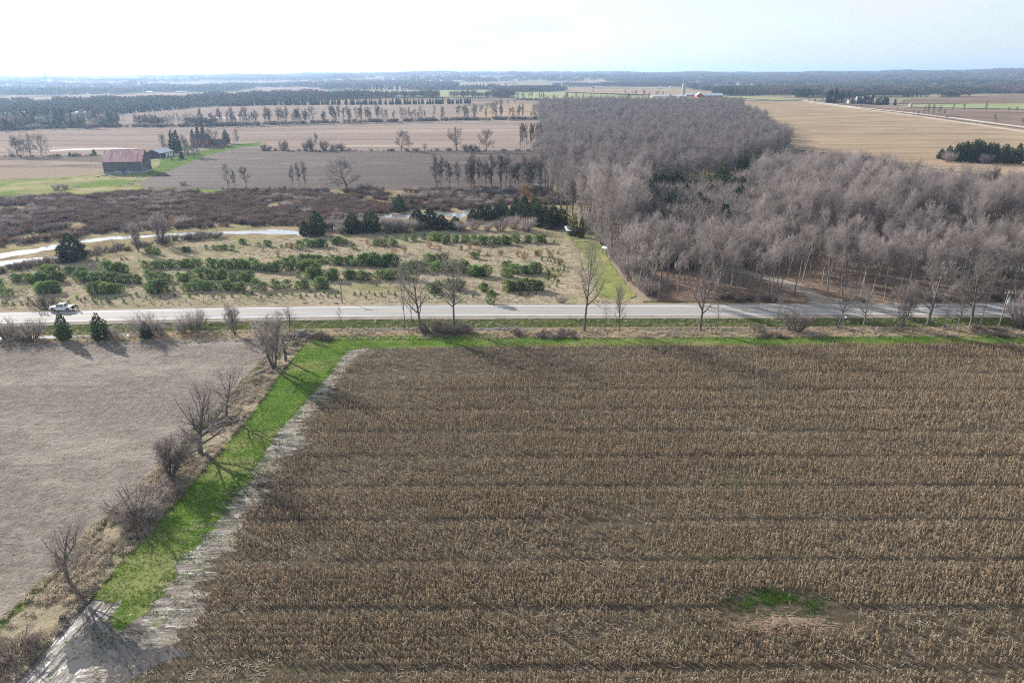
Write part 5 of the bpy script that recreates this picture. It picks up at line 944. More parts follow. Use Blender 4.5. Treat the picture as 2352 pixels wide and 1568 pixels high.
# flattened reed heap in the corn
r = random.Random(77); F = MB(); c = G(1810, 1436)
for k in range(1500):
    x, y = r.gauss(0, 2.1), r.gauss(0, .75); h = .75 * math.exp(-(x / 2.4) ** 2 - (y / .9) ** 2); a = r.gauss(.15 if x > 0 else 2.9, .6); d = Vector((math.cos(a), math.sin(a) * .7 - .2, r.uniform(-.1, .35))); p = Vector((x, y, r.uniform(.02, 1) * h)); L_ = r.uniform(.5, 1.2); s = Vector((-d.y, d.x, .1)).normalized() * .018
    F.add([p - s, p + s, p + d * L_ * .6 + s, p + d * L_ * .6 - s, p + d * L_ - UP * .15], [(0, 1, 2, 3), (3, 2, 4)])
tag(ob('reed_heap', F.mesh('reed_heap', M('reeds', [(.3, (.22, .16, .115)), (.7, (.38, .29, .215))], scale=1.5, obj=True, transl=.25, rough=.9)), None, (c.x, c.y, .07)), 'flattened heap of pinkish dead reeds in the green weed patch of the corn', 'reed heap')
# ------------------------------------------------------------------ buildings
wood_grey = M('weathered_boards', [(.3, (.1, .096, .1)), (.7, (.175, .168, .17))], scale=(5, 5, .25), obj=True, rough=.95, spec=.1)
wood_dark = M('dark_boards', [(.3, (.045, .042, .045)), (.7, (.085, .078, .08))], scale=(4, 4, .3), obj=True, rough=.95, spec=.1)
stone_m = M('field_stone', [(.35, (.25, .24, .225)), (.65, (.45, .43, .4))], scale=1.4, obj=True, rough=1, bump=(1.4, .6, .1))
tin_red = M('faded_red_tin_sheen', [(.3, (.5, .2, .18)), (.48, (.6, .32, .29)), (.68, (.68, .5, .47))], scale=(.6, .12, .12), obj=True, rough=.42, spec=.6, layers=[((1.6, .1, .1), .52, .66, (.7, .6, .6)), ((.5, .5, .5), .56, .7, (.36, .16, .15))])  # faded red, with a pale sky sheen painted into the colour
tin_grey = flat('grey_tin', (.42, .46, .48), .45, .6); tin_white = flat('white_tin', (.75, .77, .78), .5, .5)
white_p = flat('white_paint', (.74, .74, .72), .6); red_p = flat('red_boards', (.42, .09, .075), .8); brick_m = M('red_brick', [(.3, (.15, .06, .05)), (.7, (.24, .1, .085))], scale=4, obj=True)
shingle_m = flat('dark_shingles', (.075, .075, .085), .95); glass_m = flat('window_glass', (.05, .06, .07), .12, .8); green_p = flat('pale_green_boards', (.42, .47, .36), .8); blue_p = flat('blue_plastic', (.06, .2, .42), .45)
steel_m = flat('galvanized_steel', (.32, .33, .34), .5, .5); conc_m = flat('silo_concrete', (.4, .39, .37), .9); black_m = flat('black_rubber', (.02, .02, .02), .8); cream_p = flat('cream_boards', (.55, .5, .42), .8); dark_m = flat('dark_inside', (.025, .024, .024), 1.0)
def gable_house(name, label, cat, loc, rz, L, W_, eave, ridge, wall_m, roof_m, over=.4, tiers=1, group=None, wins=(), doors=(), win_m=None, found=None, chimney=False, extra=None):
    """ridge along local x.  wins/doors: (side f b l r, along, z, w, h)"""
    e = thing(name, label, cat, loc, rz, group)
    hl, hw = L / 2, W_ / 2; z0 = found or 0.0
    for nm, pts in (('wall', [(-hl, -hw), (hl, -hw)]), ('wall', [(hl, hw), (-hl, hw)])):
        (xa, ya), (xb, yb) = pts; m = MB(); yi = ya + (.15 if ya < 0 else -.15); m.box((0, (ya + yi) / 2, (z0 + eave) / 2), (L, .15, eave - z0)); part('wall', m, wall_m, e)
    for sx in (-1, 1):
        m = MB(); x0, x1 = sx * hl, sx * (hl - .15); xs = (x0 - sx * .001, x1)
        prof = [(-hw + .16, z0), (hw - .16, z0), (hw - .16, eave), (0, ridge - .1), (-hw + .16, eave)]
        vs = [(xs[0], p[0], p[1]) for p in prof] + [(xs[1], p[0], p[1]) for p in prof]
        m.add(vs, [(0, 1, 2, 3, 4), (9, 8, 7, 6, 5)] + [(i, (i + 1) % 5, 5 + (i + 1) % 5, 5 + i) for i in range(5)]); part('gable_wall', m, wall_m, e)
    if found:
        m = MB(); m.box((0, 0, found / 2 - .3), (L + .3, W_ + .3, found + .6)); part('foundation', m, stone_m, e)
    rise = (ridge - eave) / hw; yo = hw + over; ze = eave - over * rise
    rf = thing_part('roof', e)
    for sy in (-1, 1):
        for t in range(tiers):
            f0, f1 = t / tiers, (t + 1) / tiers; lift = .03 * t; m = MB()
            ya, za, yb, zb = sy * yo * (1 - f0), lerp(ze, ridge, f0) + lift, sy * yo * (1 - f1) * (1 if f1 < 1 else 0), lerp(ze, ridge, f1) + lift + .06
            xo = hl + over
            m.add([(-xo, ya, za), (xo, ya, za), (xo, yb, zb), (-xo, yb, zb), (-xo, ya, za + .1), (xo, ya, za + .1), (xo, yb, zb + .1), (-xo, yb, zb + .1)], [(0, 1, 2, 3), (7, 6, 5, 4), (0, 4, 5, 1), (1, 5, 6, 2), (2, 6, 7, 3), (3, 7, 4, 0)])
            part('roof_panel', m, roof_m, rf)
    if chimney:
        m = MB(); m.box((hl * .5, 0, ridge + .2), (.7, .7, 1.8)); part('chimney', m, brick_m, rf)
    def opening(kind, side, a, z, w, h, mt):
        m = MB(); f = MB()
        if side in 'fb':
            y = (-hw - .02) if side == 'f' else (hw + .02); m.box((a, y, z), (w, .06, h)); f.box((a, y + (.015 if side == 'f' else -.015), z), (w + .24, .06, h + .24))
        else:
            x = (-hl - .02) if side == 'l' else (hl + .02); m.box((x, a, z), (.06, w, h)); f.box((x + (.015 if side == 'l' else -.015), a, z), (.06, w + .24, h + .24))
        q = part(kind, m, mt, e)
        if kind == 'window': part('window_frame', f, white_p, q)
    for s in wins: opening('window', *s, glass_m)
    for s in doors: opening('door', *s[:5], s[5] if len(s) > 5 else white_p)
    return e
def thing_part(name, parent):
    return ob(name, None, parent)
# the barn
bp_ = G(277, 399); barn = gable_house('barn', 'large weathered grey barn with a faded red tin roof', 'barn', (bp_.x + 1.5, bp_.y + 7.0, 0), R(7), 23.0, 15.0, 7.6, 13.7, wood_grey, tin_red, .5, 3, found=1.1, wins=(('r', 1.5, 5.2, .7, .9), ('r', -3.0, 2.2, .8, .7), ('f', -4.6, 2.0, .6, .5), ('f', 2.6, 2.0, .6, .5)), doors=(('f', -3.6, .95, 4.6, .9, cream_p), ('f', 4.4, .95, 4.2, .9, cream_p), ('r', 4.8, 1.4, 1.2, 2.2, dark_m)))
for k in range(4):
    m = MB(); m.box((-6.5 + k * 4.4, 0, 13.85), (2.4, .5, .3)); part('ridge_vent', m, flat('rusty_vent', (.16, .06, .05), .8), barn)
for sx in (-1, 1):
    m = MB(); m.box((sx * 11.55, -7.5, 4.3), (.28, .28, 6.4)); part('corner_trim', m, tin_grey, barn)
m = MB(); m.box((0, -7.9, 7.15), (24, .14, .16)); part('eave_gutter', m, tin_grey, barn)
for z_, w in ((7.4, 14.2), (10.4, 7.4)):
    m = MB(); m.box((11.56, 0, z_), (.1, w, .14)); part('gable_batten', m, wood_dark, barn)
m = MB(); m.box((1.0, -7.56, 2.55), (11, .1, .14)); part('wall_rail', m, wood_grey, barn)
# the long shed with white doors
sp_ = G(372, 363.5); shed = gable_house('shed', 'long dark shed with a grey roof and white doors beside the barn', 'shed', (sp_.x - 5.6, sp_.y + 9.5, 0), R(86), 19, 11, 3.6, 6.0, wood_dark, tin_grey, .4, 1, doors=(('f', -.5, 1.6, 3.6, 3.0), ('f', 3.4, 1.6, 3.0, 3.0), ('f', 6.8, 1.6, 2.6, 3.0)))
m = MB(); m.box((-9.52, -5.5, 1.8), (.3, .3, 3.6)); part('corner_trim', m, tin_grey, shed)
# brick farmhouse
hp = G(492, 338.5); gable_house('farmhouse_wing', 'single-storey red brick wing of the farmhouse with a white end door', 'house', (hp.x, hp.y + 4, 0), R(4), 18, 8, 3.4, 6.0, brick_m, shingle_m, .4, 1, wins=tuple(('f', a, 1.8, 1.2, 1.4) for a in (-6.8, -4.2, 1.6, 4.4, 6.8)) + (('r', 2.0, 1.8, .9, 1.2),), doors=(('f', -1.6, 1.2, 1.4, 2.3), ('r', -.6, 1.2, 1.1, 2.3)), chimney=True)
h2 = G(456, 339.5); gable_house('farmhouse', 'two-storey red brick farmhouse with steep white-edged gables behind trees', 'house', (h2.x, h2.y + 7, 0), R(4), 14, 10, 6.2, 10.6, brick_m, shingle_m, .4, 1, wins=tuple(('f', a, z_, 1.0, 1.7) for a in (-5, -2.2, 1, 4.4) for z_ in (1.8, 4.7)), doors=(('f', 2.6, 1.2, 1.2, 2.3),), chimney=True)
h3 = G(463, 339.0)
for k, dx in enumerate((-1.5, 5.5)):
    gable_house('porch_gable', 'steep brick cross gable with white bargeboards on the farmhouse front, ' + ('left' if k == 0 else 'right') + ' of two', 'house', (h3.x + dx, h3.y + 2.6, 0), R(94), 6.5, 4.0, 6.0, 10.0, brick_m, shingle_m, .3, 1, wins=(('l', 0, 4.6, .9, 1.5),))
# barnyard clutter
tk = thing('water_tank', 'blue plastic tank standing against the barn front', 'tank', G(285, 401)); m = MB(); m.tube([(0, 0, 0), (0, 0, .1), (0, 0, 1.5), (0, 0, 1.7)], [.75, .85, .85, .45], 14); part('body', m, blue_p, tk); m = MB(); m.tube([(0, 0, 1.7), (0, 0, 1.82)], .25, 10); part('lid', m, black_m, tk)
for k, (u, v, s) in enumerate(((243, 404, 2.6), (262, 409, 2.2), (222, 407, 1.6), (320, 408, 1.9), (312, 417, 1.8), (300, 424, 2.2), (280, 427, 1.6), (340, 406, 1.2), (176, 430, 1.4), (195, 412, 1.2))):
    r = random.Random(600 + k); e = thing('rubble_pile', 'heap of stones and old boards in the rough pasture below the barn', 'rubble', G(u, v), group='rubble heaps below the barn')
    for q in range(9):
        m = MB(); m.box((0, 0, 0), (s * r.uniform(.3, .7), s * r.uniform(.25, .5), s * r.uniform(.15, .35)), 0, r.uniform(0, 3), (.7, .7), (r.uniform(-.1, .1), .05)); o_ = part('stone', m, stone_m if r.random() < .6 else wood_grey, e); o_.location = (r.gauss(0, s * .55), r.gauss(0, s * .4), s * .1); o_.rotation_euler = (r.uniform(-.3, .3), r.uniform(-.3, .3), 0)
def wheel(parent, p, rad, w, axis='y'):
    d = Vector((0, w / 2, 0)); m = MB(); m.tube([Vector((0, 0, 0)) - d, -d * .6, d * .6, d], [rad * .86, rad, rad, rad * .86], 16); o_ = part('wheel', m, black_m, parent); o_.location = p
    m = MB(); m.tube([-d * 1.04, d * 1.04], rad * .58, 12); part('rim', m, steel_m, o_)
def ruts(name, label, cat, p, rz, c):
    e = thing(name, label, cat, p, rz); m = MB(); m.box((0, 0, .75), (2.4, 1.3, .35)).box((.9, 0, 1.0), (.9, 1.2, .3), 0, 0, (.8, .9)); part('body', m, c, e)
    m = MB(); m.box((-.35, 0, 1.1), (.9, 1.1, .18)).box((-.75, 0, 1.4), (.16, 1.1, .6)); part('seat', m, black_m, e); m = MB(); m.tube([(.5, 0, 1.1), (.25, 0, 1.45)], .03, 5).box((.22, 0, 1.48), (.08, .6, .05)); part('steering_bar', m, black_m, e)
    for sx in (-.85, .85):
        for sy in (-.6, .6): wheel(e, (sx, sy, .36), .36, .28)
    return e
ruts('utility_buggy', 'small black four-wheeled buggy parked on the farm lawn', 'vehicle', G(396, 368.5), .2, flat('buggy_black', (.03, .03, .03), .4)); ruts('garden_tractor', 'small dark garden tractor by the lawn pole', 'vehicle', G(411, 369), .5, flat('tractor_green', (.03, .06, .03), .4))
# far farm with silo
def far(name, label, u, v, rz, L, W_, ea, ri, wm, rm, **kw):
    p = G(u, v); return gable_house(name, label, kw.pop('cat', 'barn'), (p.x, p.y, p.z - .2), rz, L, W_, ea, ri, wm, rm, .5, 1, **kw)
far('poultry_barn', 'long low barn with a white roof and red gable at the distant farm', 1625, 224, R(4), 60, 14, 4.2, 8.2, red_p, tin_white, doors=(('l', 0, 2, 3, 3.4, dark_m),), wins=tuple(('f', -24 + k * 8, 2.6, 4, 1.2) for k in range(7)))
far('poultry_barn', 'white-roofed barn behind the silo farm, left of the long one', 1588, 222.6, R(4), 44, 13, 4.2, 7.6, red_p, tin_white)
far('red_barn', 'red gabled barn front joining the two white-roofed barns', 1605, 224.6, R(94), 14, 14, 5, 10, red_p, tin_white, doors=(('l', 0, 2.2, 3.4, 4, dark_m),))
p = G(1569, 223.5); e = thing('silo', 'tall grey concrete silo at the distant farm', 'silo', (p.x, p.y, p.z)); m = MB(); m.tube([(0, 0, 0), (0, 0, 25)], 3.7, 20); part('tower', m, conc_m, e); m = MB(); m.tube([(0, 0, 25), (0, 0, 26.4), (0, 0, 27)], [3.8, 2.4, .3], 20); part('dome', m, tin_grey, e); m = MB(); m.box((0, -3.9, 12.5), (.9, .5, 25)); part('chute', m, steel_m, e)
p = G(1566, 225.5); e = thing('quonset_hut', 'rounded white quonset hut at the foot of the silo', 'shed', (p.x, p.y, p.z), R(-20)); m = MB(); nn = 12; vs = []
for i in range(nn + 1):
    a = math.pi * i / nn
    for sx in (-9, 9): vs.append((sx, -math.cos(a) * 6.5, math.sin(a) * 6))
m.add(vs, [(2 * i, 2 * i + 1, 2 * i + 3, 2 * i + 2) for i in range(nn)]); part('arched_roof', m, tin_white, e)
m = MB(); m.add([(8.9, -math.cos(math.pi * i / nn) * 6.4, math.sin(math.pi * i / nn) * 5.9) for i in range(nn + 1)] + [(8.7, -math.cos(math.pi * i / nn) * 6.4, math.sin(math.pi * i / nn) * 5.9) for i in range(nn + 1)], [tuple(range(nn + 1)), tuple(range(nn + 1, 2 * nn + 2))[::-1]] + [(i, i + 1, nn + 2 + i, nn + 1 + i) for i in range(nn)]); part('end_wall', m, red_p, e)
far('greenhouse', 'long pale greenhouse left of the silo farm', 1520, 224.4, R(3), 44, 10, 3.2, 5.6, tin_white, tin_white, cat='greenhouse'); far('greenhouse', 'short pale greenhouse between the long one and the silo', 1548, 224.6, R(3), 20, 10, 3.2, 5.6, tin_grey, tin_white, cat='greenhouse')
# barn by the green field, far sheds, houses
far('silver_barn', 'bank barn with a silver roof by the pale green field', 769, 219, R(3), 27, 16, 8, 15, wood_grey, tin_grey); far('lean_to', 'low grey lean-to left of the silver-roofed barn', 753, 219.5, R(3), 14, 9, 3.5, 6, wood_grey, tin_grey, cat='shed')
p = G(754, 221.5); e = thing('grain_bin', 'squat pale grain bin in front of the silver-roofed barn', 'grain bin', (p.x, p.y, p.z)); m = MB(); m.tube([(0, 0, 0), (0, 0, 6)], 4, 18); part('drum', m, tin_grey, e); m = MB(); m.tube([(0, 0, 6), (0, 0, 8.2)], [4.1, .3], 18); part('cone_roof', m, tin_white, e)
far('white_shed', 'small white-roofed shed left of the silver-roofed barn', 726, 218.5, R(60), 9, 7, 3.5, 6.5, cream_p, tin_white, cat='shed')
b = far('stable', 'bright white-roofed stable with three roof cupolas in the far left woods', 85, 242, R(6), 34, 14, 5, 10.5, cream_p, tin_white)
for k in range(3):
    m = MB(); m.box((-11 + k * 11, 0, 11), (1.6, 1.6, 2)); part('cupola', m, white_p, b)
far('machine_shed', 'grey machine shed with a pale roof, right of the pair at the left wood', 190, 270, R(-24), 20, 14, 5.5, 8, tin_grey, tin_grey, cat='shed', wins=(('f', -4, 2.8, 2, 2), ('f', 2, 2.8, 2, 2))); far('machine_shed', 'smaller grey machine shed, left of the pair at the left wood', 172, 271, R(-10), 13, 11, 5, 7, tin_grey, tin_white, cat='shed')
far('red_shed', 'low red shed by the evergreens right of the machine sheds', 257, 274.5, R(2), 12, 6, 2.4, 3.6, red_p, tin_grey, cat='shed')
for u, v, lb, L, rm in ((1688, 219, 'white farmhouse beyond the poultry barns, nearer the conifer row', 14, shingle_m), (1724, 219, 'white farmhouse beyond the poultry barns, farther right', 16, tin_white), (1375, 204, 'pale long house at the top of the far tan field', 26, tin_white), (1516, 204, 'white house at the far end of the tan field', 16, tin_white), (1953, 238, 'grey house among trees by the gravel road', 14, tin_grey), (1974, 232, 'tall pale house behind the tall spruces', 12, tin_white), (1540, 203, 'small white outbuilding at the end of the far tan field', 10, tin_white), (345, 215, 'white far building in the hazy woods, left of two', 24, tin_white), (418, 215, 'white far building in the hazy woods, right of two', 34, tin_white), (20, 270, 'white roof showing in the wood at the far left', 16, tin_white), (55, 269, 'second white roof in the wood at the far left, nearer the stable', 16, tin_white), (88, 281, 'dark roofed house in the wood below the stable', 14, tin_grey)):
    far('far_house', lb, u, v, R(rng.uniform(-15, 15)), L, 9, 4.5, 7.5, cream_p, rm, cat='house')
far('far_greenhouse', 'long pale greenhouse in the hazy distance', 1005, 188.5, 0, 110, 20, 6, 9, tin_white, tin_white, cat='greenhouse'); far('far_greenhouse', 'second pale greenhouse in the hazy distance, farther right', 1048, 189, 0, 70, 20, 6, 9, tin_grey, tin_grey, cat='greenhouse')
p = G(2070, 231); p = G(2091, 246.5); e = thing('grain_bin', 'round steel grain bin at the edge of the far green field', 'grain bin', (p.x, p.y, p.z)); m = MB(); m.tube([(0, 0, 0), (0, 0, 4.4)], 2.6, 18); part('drum', m, tin_grey, e); m = MB(); m.tube([(0, 0, 4.4), (0, 0, 5.8)], [2.7, .3], 18); part('cone_roof', m, steel_m, e)
# masts, water tower, turbines on the horizon
def mast(u, v, vtop, lb, w=2.4):
    p = G(u, v); d = ray(u, vtop); H = CAM_H + d.z / d.y * p.y - p.z; e = thing('lattice_mast', lb, 'mast', (p.x, p.y, p.z)); m = MB()
    for k in range(3):
        a = k * 2.094; m.tube([(math.cos(a) * w, math.sin(a) * w, 0), (math.cos(a) * w * .4, math.sin(a) * w * .4, H)], .32, 4)
    part('mast_legs', m, steel_m, e); m = MB(); n = int(H / 5)
    for i in range(n):
        f0, f1 = lerp(w, w * .4, i / n), lerp(w, w * .4, (i + 1) / n)
        for k in range(3): a, b_ = k * 2.094, (k + 1) * 2.094; m.tube([(math.cos(a) * f0, math.sin(a) * f0, H * i / n), (math.cos(b_) * f1, math.sin(b_) * f1, H * (i + 1) / n)], .16, 3, cap=False)
    part('bracing', m, steel_m, e); m = MB()
    for zz_ in (.86, .92, .98):
        for k in range(3): a = k * 2.094 + .5; m.box((math.cos(a) * 2.0, math.sin(a) * 2.0, H * zz_), (1.0, 1.0, 2.6))
    part('antenna_panels', m, white_p, e)
mast(112, 215, 164, 'tall lattice radio mast standing against the white sky', 3.0); mast(330, 214, 201, 'short lattice mast in the hazy woods right of the radio mast'); mast(1079, 197, 190, 'pylon-like lattice mast before the far green field'); mast(1362, 220, 200, 'lattice mast in the tan field behind the far wood', 1.8); mast(1181, 200, 190, 'lattice mast above the woods at the centre', 1.8)
p = G(388, 193); d = ray(388, 180); H = CAM_H + d.z / d.y * p.y - p.z; e = thing('water_tower', 'water tower with a bulging tank on the left horizon', 'water tower', (p.x, p.y, p.z)); m = MB(); m.tube([(0, 0, 0), (0, 0, H * .7)], 5, 12); part('pedestal', m, tin_grey, e); m = MB(); m.tube([(0, 0, H * .62), (0, 0, H * .75), (0, 0, H * .92), (0, 0, H)], [6, 15, 15, 5], 18); part('tank', m, tin_grey, e)
for k, (u, vt, lb) in enumerate(((1333, 152, 'wind turbine standing alone, leftmost on the horizon'), (1435, 151, 'wind turbine in the middle of the horizon group'), (1454, 153, 'wind turbine left of the close pair on the horizon'), (1457, 155, 'wind turbine right of the close pair on the horizon'))):
    p = G(u, 172); d = ray(u, vt + 4); H = CAM_H + d.z / d.y * p.y - p.z; e = thing('wind_turbine', lb, 'wind turbine', (p.x, p.y, p.z)); s = H / 90; m = MB(); m.tube([(0, 0, 0), (0, 0, H)], [3.2 * s, 1.7 * s], 10); part('tower', m, white_p, e); m = MB(); m.box((0, 0, H + 1.5 * s), (5 * s, 9 * s, 4 * s)); part('nacelle', m, white_p, e)
    for q in range(3):
        a = q * 2.094 + .5 + k; m = MB(); dx, dz = math.cos(a), math.sin(a); m.tube([(0, -5 * s, H + 1.5 * s), (dx * 12 * s, -5 * s, H + 1.5 * s + dz * 12 * s), (dx * 45 * s, -5 * s, H + 1.5 * s + dz * 45 * s)], [1.2 * s, 1.9 * s, .5 * s], 5); part('blade', m, white_p, e)
# ------------------------------------------------------------------ in and by the wood
p = G(1312, 541); e = thing('picnic_shelter', 'open shelter with a white sheet roof at the head of the grass glade', 'shelter', (p.x, p.y, 0), R(8)); m = MB(); m.box((0, 0, 0), (4.6, 4.0, .12)); o_ = part('roof', m, tin_white, e); o_.location = (0, 0, 2.7); o_.rotation_euler = (R(14), 0, 0)
for sx in (-2, 2):
    for sy in (-1.6, 1.6): m = MB(); m.box((sx, sy, 1.22 + .2 * sy), (.16, .16, 2.44 + .4 * sy)); part('post', m, wood_dark, e)
def bench(name, label, u, v, rz, L, top_m, cat):
    e = thing(name, label, cat, G(u, v), rz); m = MB(); m.box((0, 0, .95), (L, .5, .12)); part('board', m, top_m, e)
    for sx in (-1, 1): m = MB(); m.box((sx * L * .42, 0, .44), (.14, .4, .88)); part('leg', m, wood_dark, e)
bench('log_bench', 'dark log bench with a white end on the grass glade', 1328, 555, R(-4), 5.0, wood_dark, 'bench')
e = thing('slanted_sign', 'white slanted board on two posts at the edge of the glade', 'sign', G(1388, 584), R(-60)); m = MB(); m.box((0, 0, 0), (2.6, .9, .08)); o_ = part('board', m, tin_white, e); o_.location = (0, 0, 2.3); o_.rotation_euler = (R(35), 0, 0)
for sx in (-1, 1): m = MB(); m.box((sx, 0, 1.05), (.14, .14, 2.2)); part('post', m, wood_dark, e)
r = random.Random(901); e = thing('brush_pile', 'heap of cut branches at the top corner of the meadow', 'brush pile', G(1274, 527))
for k in range(46):
    a = r.uniform(0, 6.28); d = Vector((math.cos(a), math.sin(a), r.uniform(-.1, .6))); p = Vector((r.gauss(0, 1.6), r.gauss(0, 1.0), r.uniform(.1, 1.1))); L_ = r.uniform(1.2, 3.2); m = MB(); m.tube([p - d * L_ * .5, p + d * L_ * .1 + UP * .1, p + d * L_ * .5], [.09, .07, .03], 4); part('branch', m, bark_m if k % 3 else twig_m, e)
def car(name, label, loc, rz, c, L=4.5, W_=1.8, H=1.5, group=None, van=False):
    e = thing(name, label, 'car', loc, rz, group); m = MB(); m.box((0, 0, .62), (L, W_, .56), 0, 0, (.96, .95)); part('body', m, c, e); hl = L * (.62 if van else .5)
    m = MB(); m.box((-.1 * L, 0, .9 + (H - .9) / 2), (hl, W_ * .92, H - .9), 0, 0, (.72, .84)); part('cabin', m, glass_m, e); m = MB(); m.box((-.1 * L, 0, H + .005), (hl * .7, W_ * .76, .05)); part('roof', m, c, e)
    for sx in (-.3, .3):
        for sy in (-.44, .44): wheel(e, (sx * L, sy * W_, .33), .33, .22)
    for sy in (-.6, .6): m = MB(); m.box((L / 2 - .02, sy, .68), (.06, .34, .16)); part('headlight', m, white_p, e)
    return e
def paint(n_, c): return flat(n_, c, .3, .6)
car('parked_car', 'blue car parked at the inner end of the drive', G(1592, 578), R(60), paint('blue_car_paint', (.1, .17, .32)))
car('parked_van', 'white van parked among the trunks above the drive', G(1664, 566), R(20), paint('white_car_paint', (.75, .75, .75)), 5.6, 2.1, 2.4, van=True)
for u, v, rz, c, lb in ((2092, 588, .2, (.06, .14, .4), 'bright blue car, leftmost in the wooded yard'), (2108, 583, .3, (.6, .62, .64), 'silver car second from the left in the wooded yard'), (2130, 580, .4, (.06, .065, .07), 'black car in the middle of the wooded yard'), (2152, 581, .3, (.2, .21, .22), 'grey car right of the black one in the wooded yard'), (2178, 584, .1, (.7, .7, .7), 'white car toward the right of the wooded yard'), (2200, 592, .1, (.5, .55, .6), 'pale blue car, rightmost in the wooded yard'), (2318, 636, 1.2, (.02, .02, .02), 'black car under the trees at the right edge')):
    car('parked_car', lb, G(u, v), rz, paint('car_paint_' + lb.split()[0], c))
car('red_car', 'red car driving on the distant gravel road', G(2176, 270.3), R(-38), paint('red_car_paint', (.4, .03, .03)))
p = G(2290, 596); gable_house('cottage', 'pale green gabled cottage among the trees at the right', 'house', (p.x, p.y + 4, 0), R(78), 11, 7, 5, 9.5, green_p, shingle_m, .5, 1, wins=(('l', 0, 4.8, 1.0, 1.3), ('l', -1.8, 2, 1.2, 1.3), ('l', 1.8, 2, 1.2, 1.3)))
p = G(2140, 560); gable_house('workshop', 'low tan building behind the parked cars in the wooded yard', 'shed', (p.x, p.y + 10, 0), R(4), 16, 8, 3.2, 5.2, cream_p, flat('tan_roof', (.36, .27, .2), .8), .4, 1, doors=(('f', -4, 1.4, 3, 2.6),))
p = G(1652, 606); gable_house('wood_shed', 'small grey shed deep in the wood left of the drive', 'shed', (p.x + 60, p.y + 4, 0), R(10), 4, 3, 2.2, 3.4, cream_p, tin_grey, .3, 1)
# ------------------------------------------------------------------ poles, wires, fences, mailbox
def pole(u, v, vtop, lb, tr=False, rot=0.0, lean=0.0):
    p = G(u, v); p.z = 0; H = Hof(u, v, vtop); e = thing('utility_pole', lb, 'utility pole', p, group=None, rot=(0, lean, rot)); m = MB(); m.tube([(0, 0, -.3), (0, 0, H)], [.17, .12], 8); part('shaft', m, M('pole_wood_%d' % int(u), [(.3, (.16, .14, .12)), (.7, (.26, .235, .21))], scale=2, obj=True), e)
    m = MB(); m.box((0, -.14, H - .6), (2.0, .1, .12)); part('crossarm', m, wood_grey, e)
    for sx in (-.85, 0, .85): m = MB(); m.tube([(sx, -.14, H - .54), (sx, -.14, H - .25)], .06, 6); part('insulator', m, white_p, e)
    if tr:
        m = MB(); m.tube([(.34, -.25, H - 3.1), (.34, -.25, H - 1.9)], .28, 10); t_ = part('transformer', m, flat('transformer_grey', (.55, .58, .62), .5), e); m = MB(); m.tube([(.34, -.25, H - 1.9), (.34, -.25, H - 1.65)], .07, 6); part('bushing', m, white_p, t_)
    return Vector((p.x, p.y, H - .3))
PA = pole(786, 696, 646, 'bare wooden utility pole between meadow and road'); PB = pole(1640, 692, 622, 'wooden pole with a pale transformer at the edge of the wood', True); PC = pole(2294, 751, 668, 'wooden pole with a pale transformer at the right end of the verge', True, lean=.02); PD = pole(218, 680, 632, 'thin wooden utility pole in the meadow behind the pickup')
def wire(a, b, sag, lb):
    m = MB(); m.tube([a.lerp(b, t / 12) - UP * sag * 4 * (t / 12) * (1 - t / 12) for t in range(13)], .018, 3, cap=False); tag(ob('power_line', m.mesh('power_line', steel_m)), lb, 'cable')
wire(PD, PA, 1.2, 'thin power line over the meadow from the left pole'); wire(PA, PB, 1.6, 'thin power line over the meadow toward the wood')
def fence(name, label, uv, n, H=1.25, miss=.0, wires=(.45, .85, 1.15), seed=1, mt=None, z=0.0):
    r = random.Random(seed); L_ = [G(u, v) for u, v in uv]; e = thing(name, label, 'fence', L_[0]); d = [0]
    for a, b in zip(L_, L_[1:]): d.append(d[-1] + (b - a).length)
    P_ = []
    for k in range(n):
        t = d[-1] * k / max(1, n - 1)
        for i in range(len(L_) - 1):
            if t <= d[i + 1] + 1e-6: p = L_[i].lerp(L_[i + 1], (t - d[i]) / (d[i + 1] - d[i])); break
        P_.append(p - L_[0])
    pm = MB(); pm.tube([(0, 0, -.2), (0, 0, H * .98), (0, 0, H)], [.085, .075, .04], 6); pme = pm.mesh('post', mt or M(name + '_wood', [(.3, (.2, .18, .16)), (.7, (.36, .335, .31))], scale=2, obj=True))
    for p in P_:
        if r.random() < miss: continue
        ob('post', pme, e, p, r.uniform(0, 3), 1, (r.gauss(0, .07), r.gauss(0, .07), r.uniform(0, 3)))
    for h in wires:
        m = MB(); m.tube([p + UP * min(h, H * .95) for p in P_], .012, 3, cap=False); part('wire', m, steel_m, e)
fence('wire_fence', 'wire fence with wooden posts between meadow and road, left stretch', [(20, 700), (110, 700), (200, 698), (420, 696), (590, 694)], 15, 1.5, .1)
fence('wire_fence', 'wire fence with wooden posts between meadow and road, right stretch', [(600, 693), (700, 691), (900, 690), (1120, 690), (1215, 691)], 14, 1.5, .05, seed=2)
fence('verge_fence', 'low wire fence of pale posts along the ditch, left stretch', [(715, 768), (870, 765), (1000, 765), (1200, 764), (1335, 763)], 15, 1.2, .1, seed=3)
fence('verge_fence', 'low wire fence of pale posts along the ditch, right stretch', [(1460, 763), (1700, 762), (1900, 759), (2100, 757), (2290, 755)], 15, 1.3, .0, seed=4)
fence('field_fence', 'old picket-like fence along the far field line', [(840, 346.2), (1000, 346.2), (1235, 346.2)], 60, 1.5, .25, (.4, .9, 1.3), seed=5)
fence('field_fence', 'old post fence behind the barn at the far field', [(-10, 360.5), (120, 360), (222, 358)], 16, 1.3, .1, (.5, 1.1), seed=6)
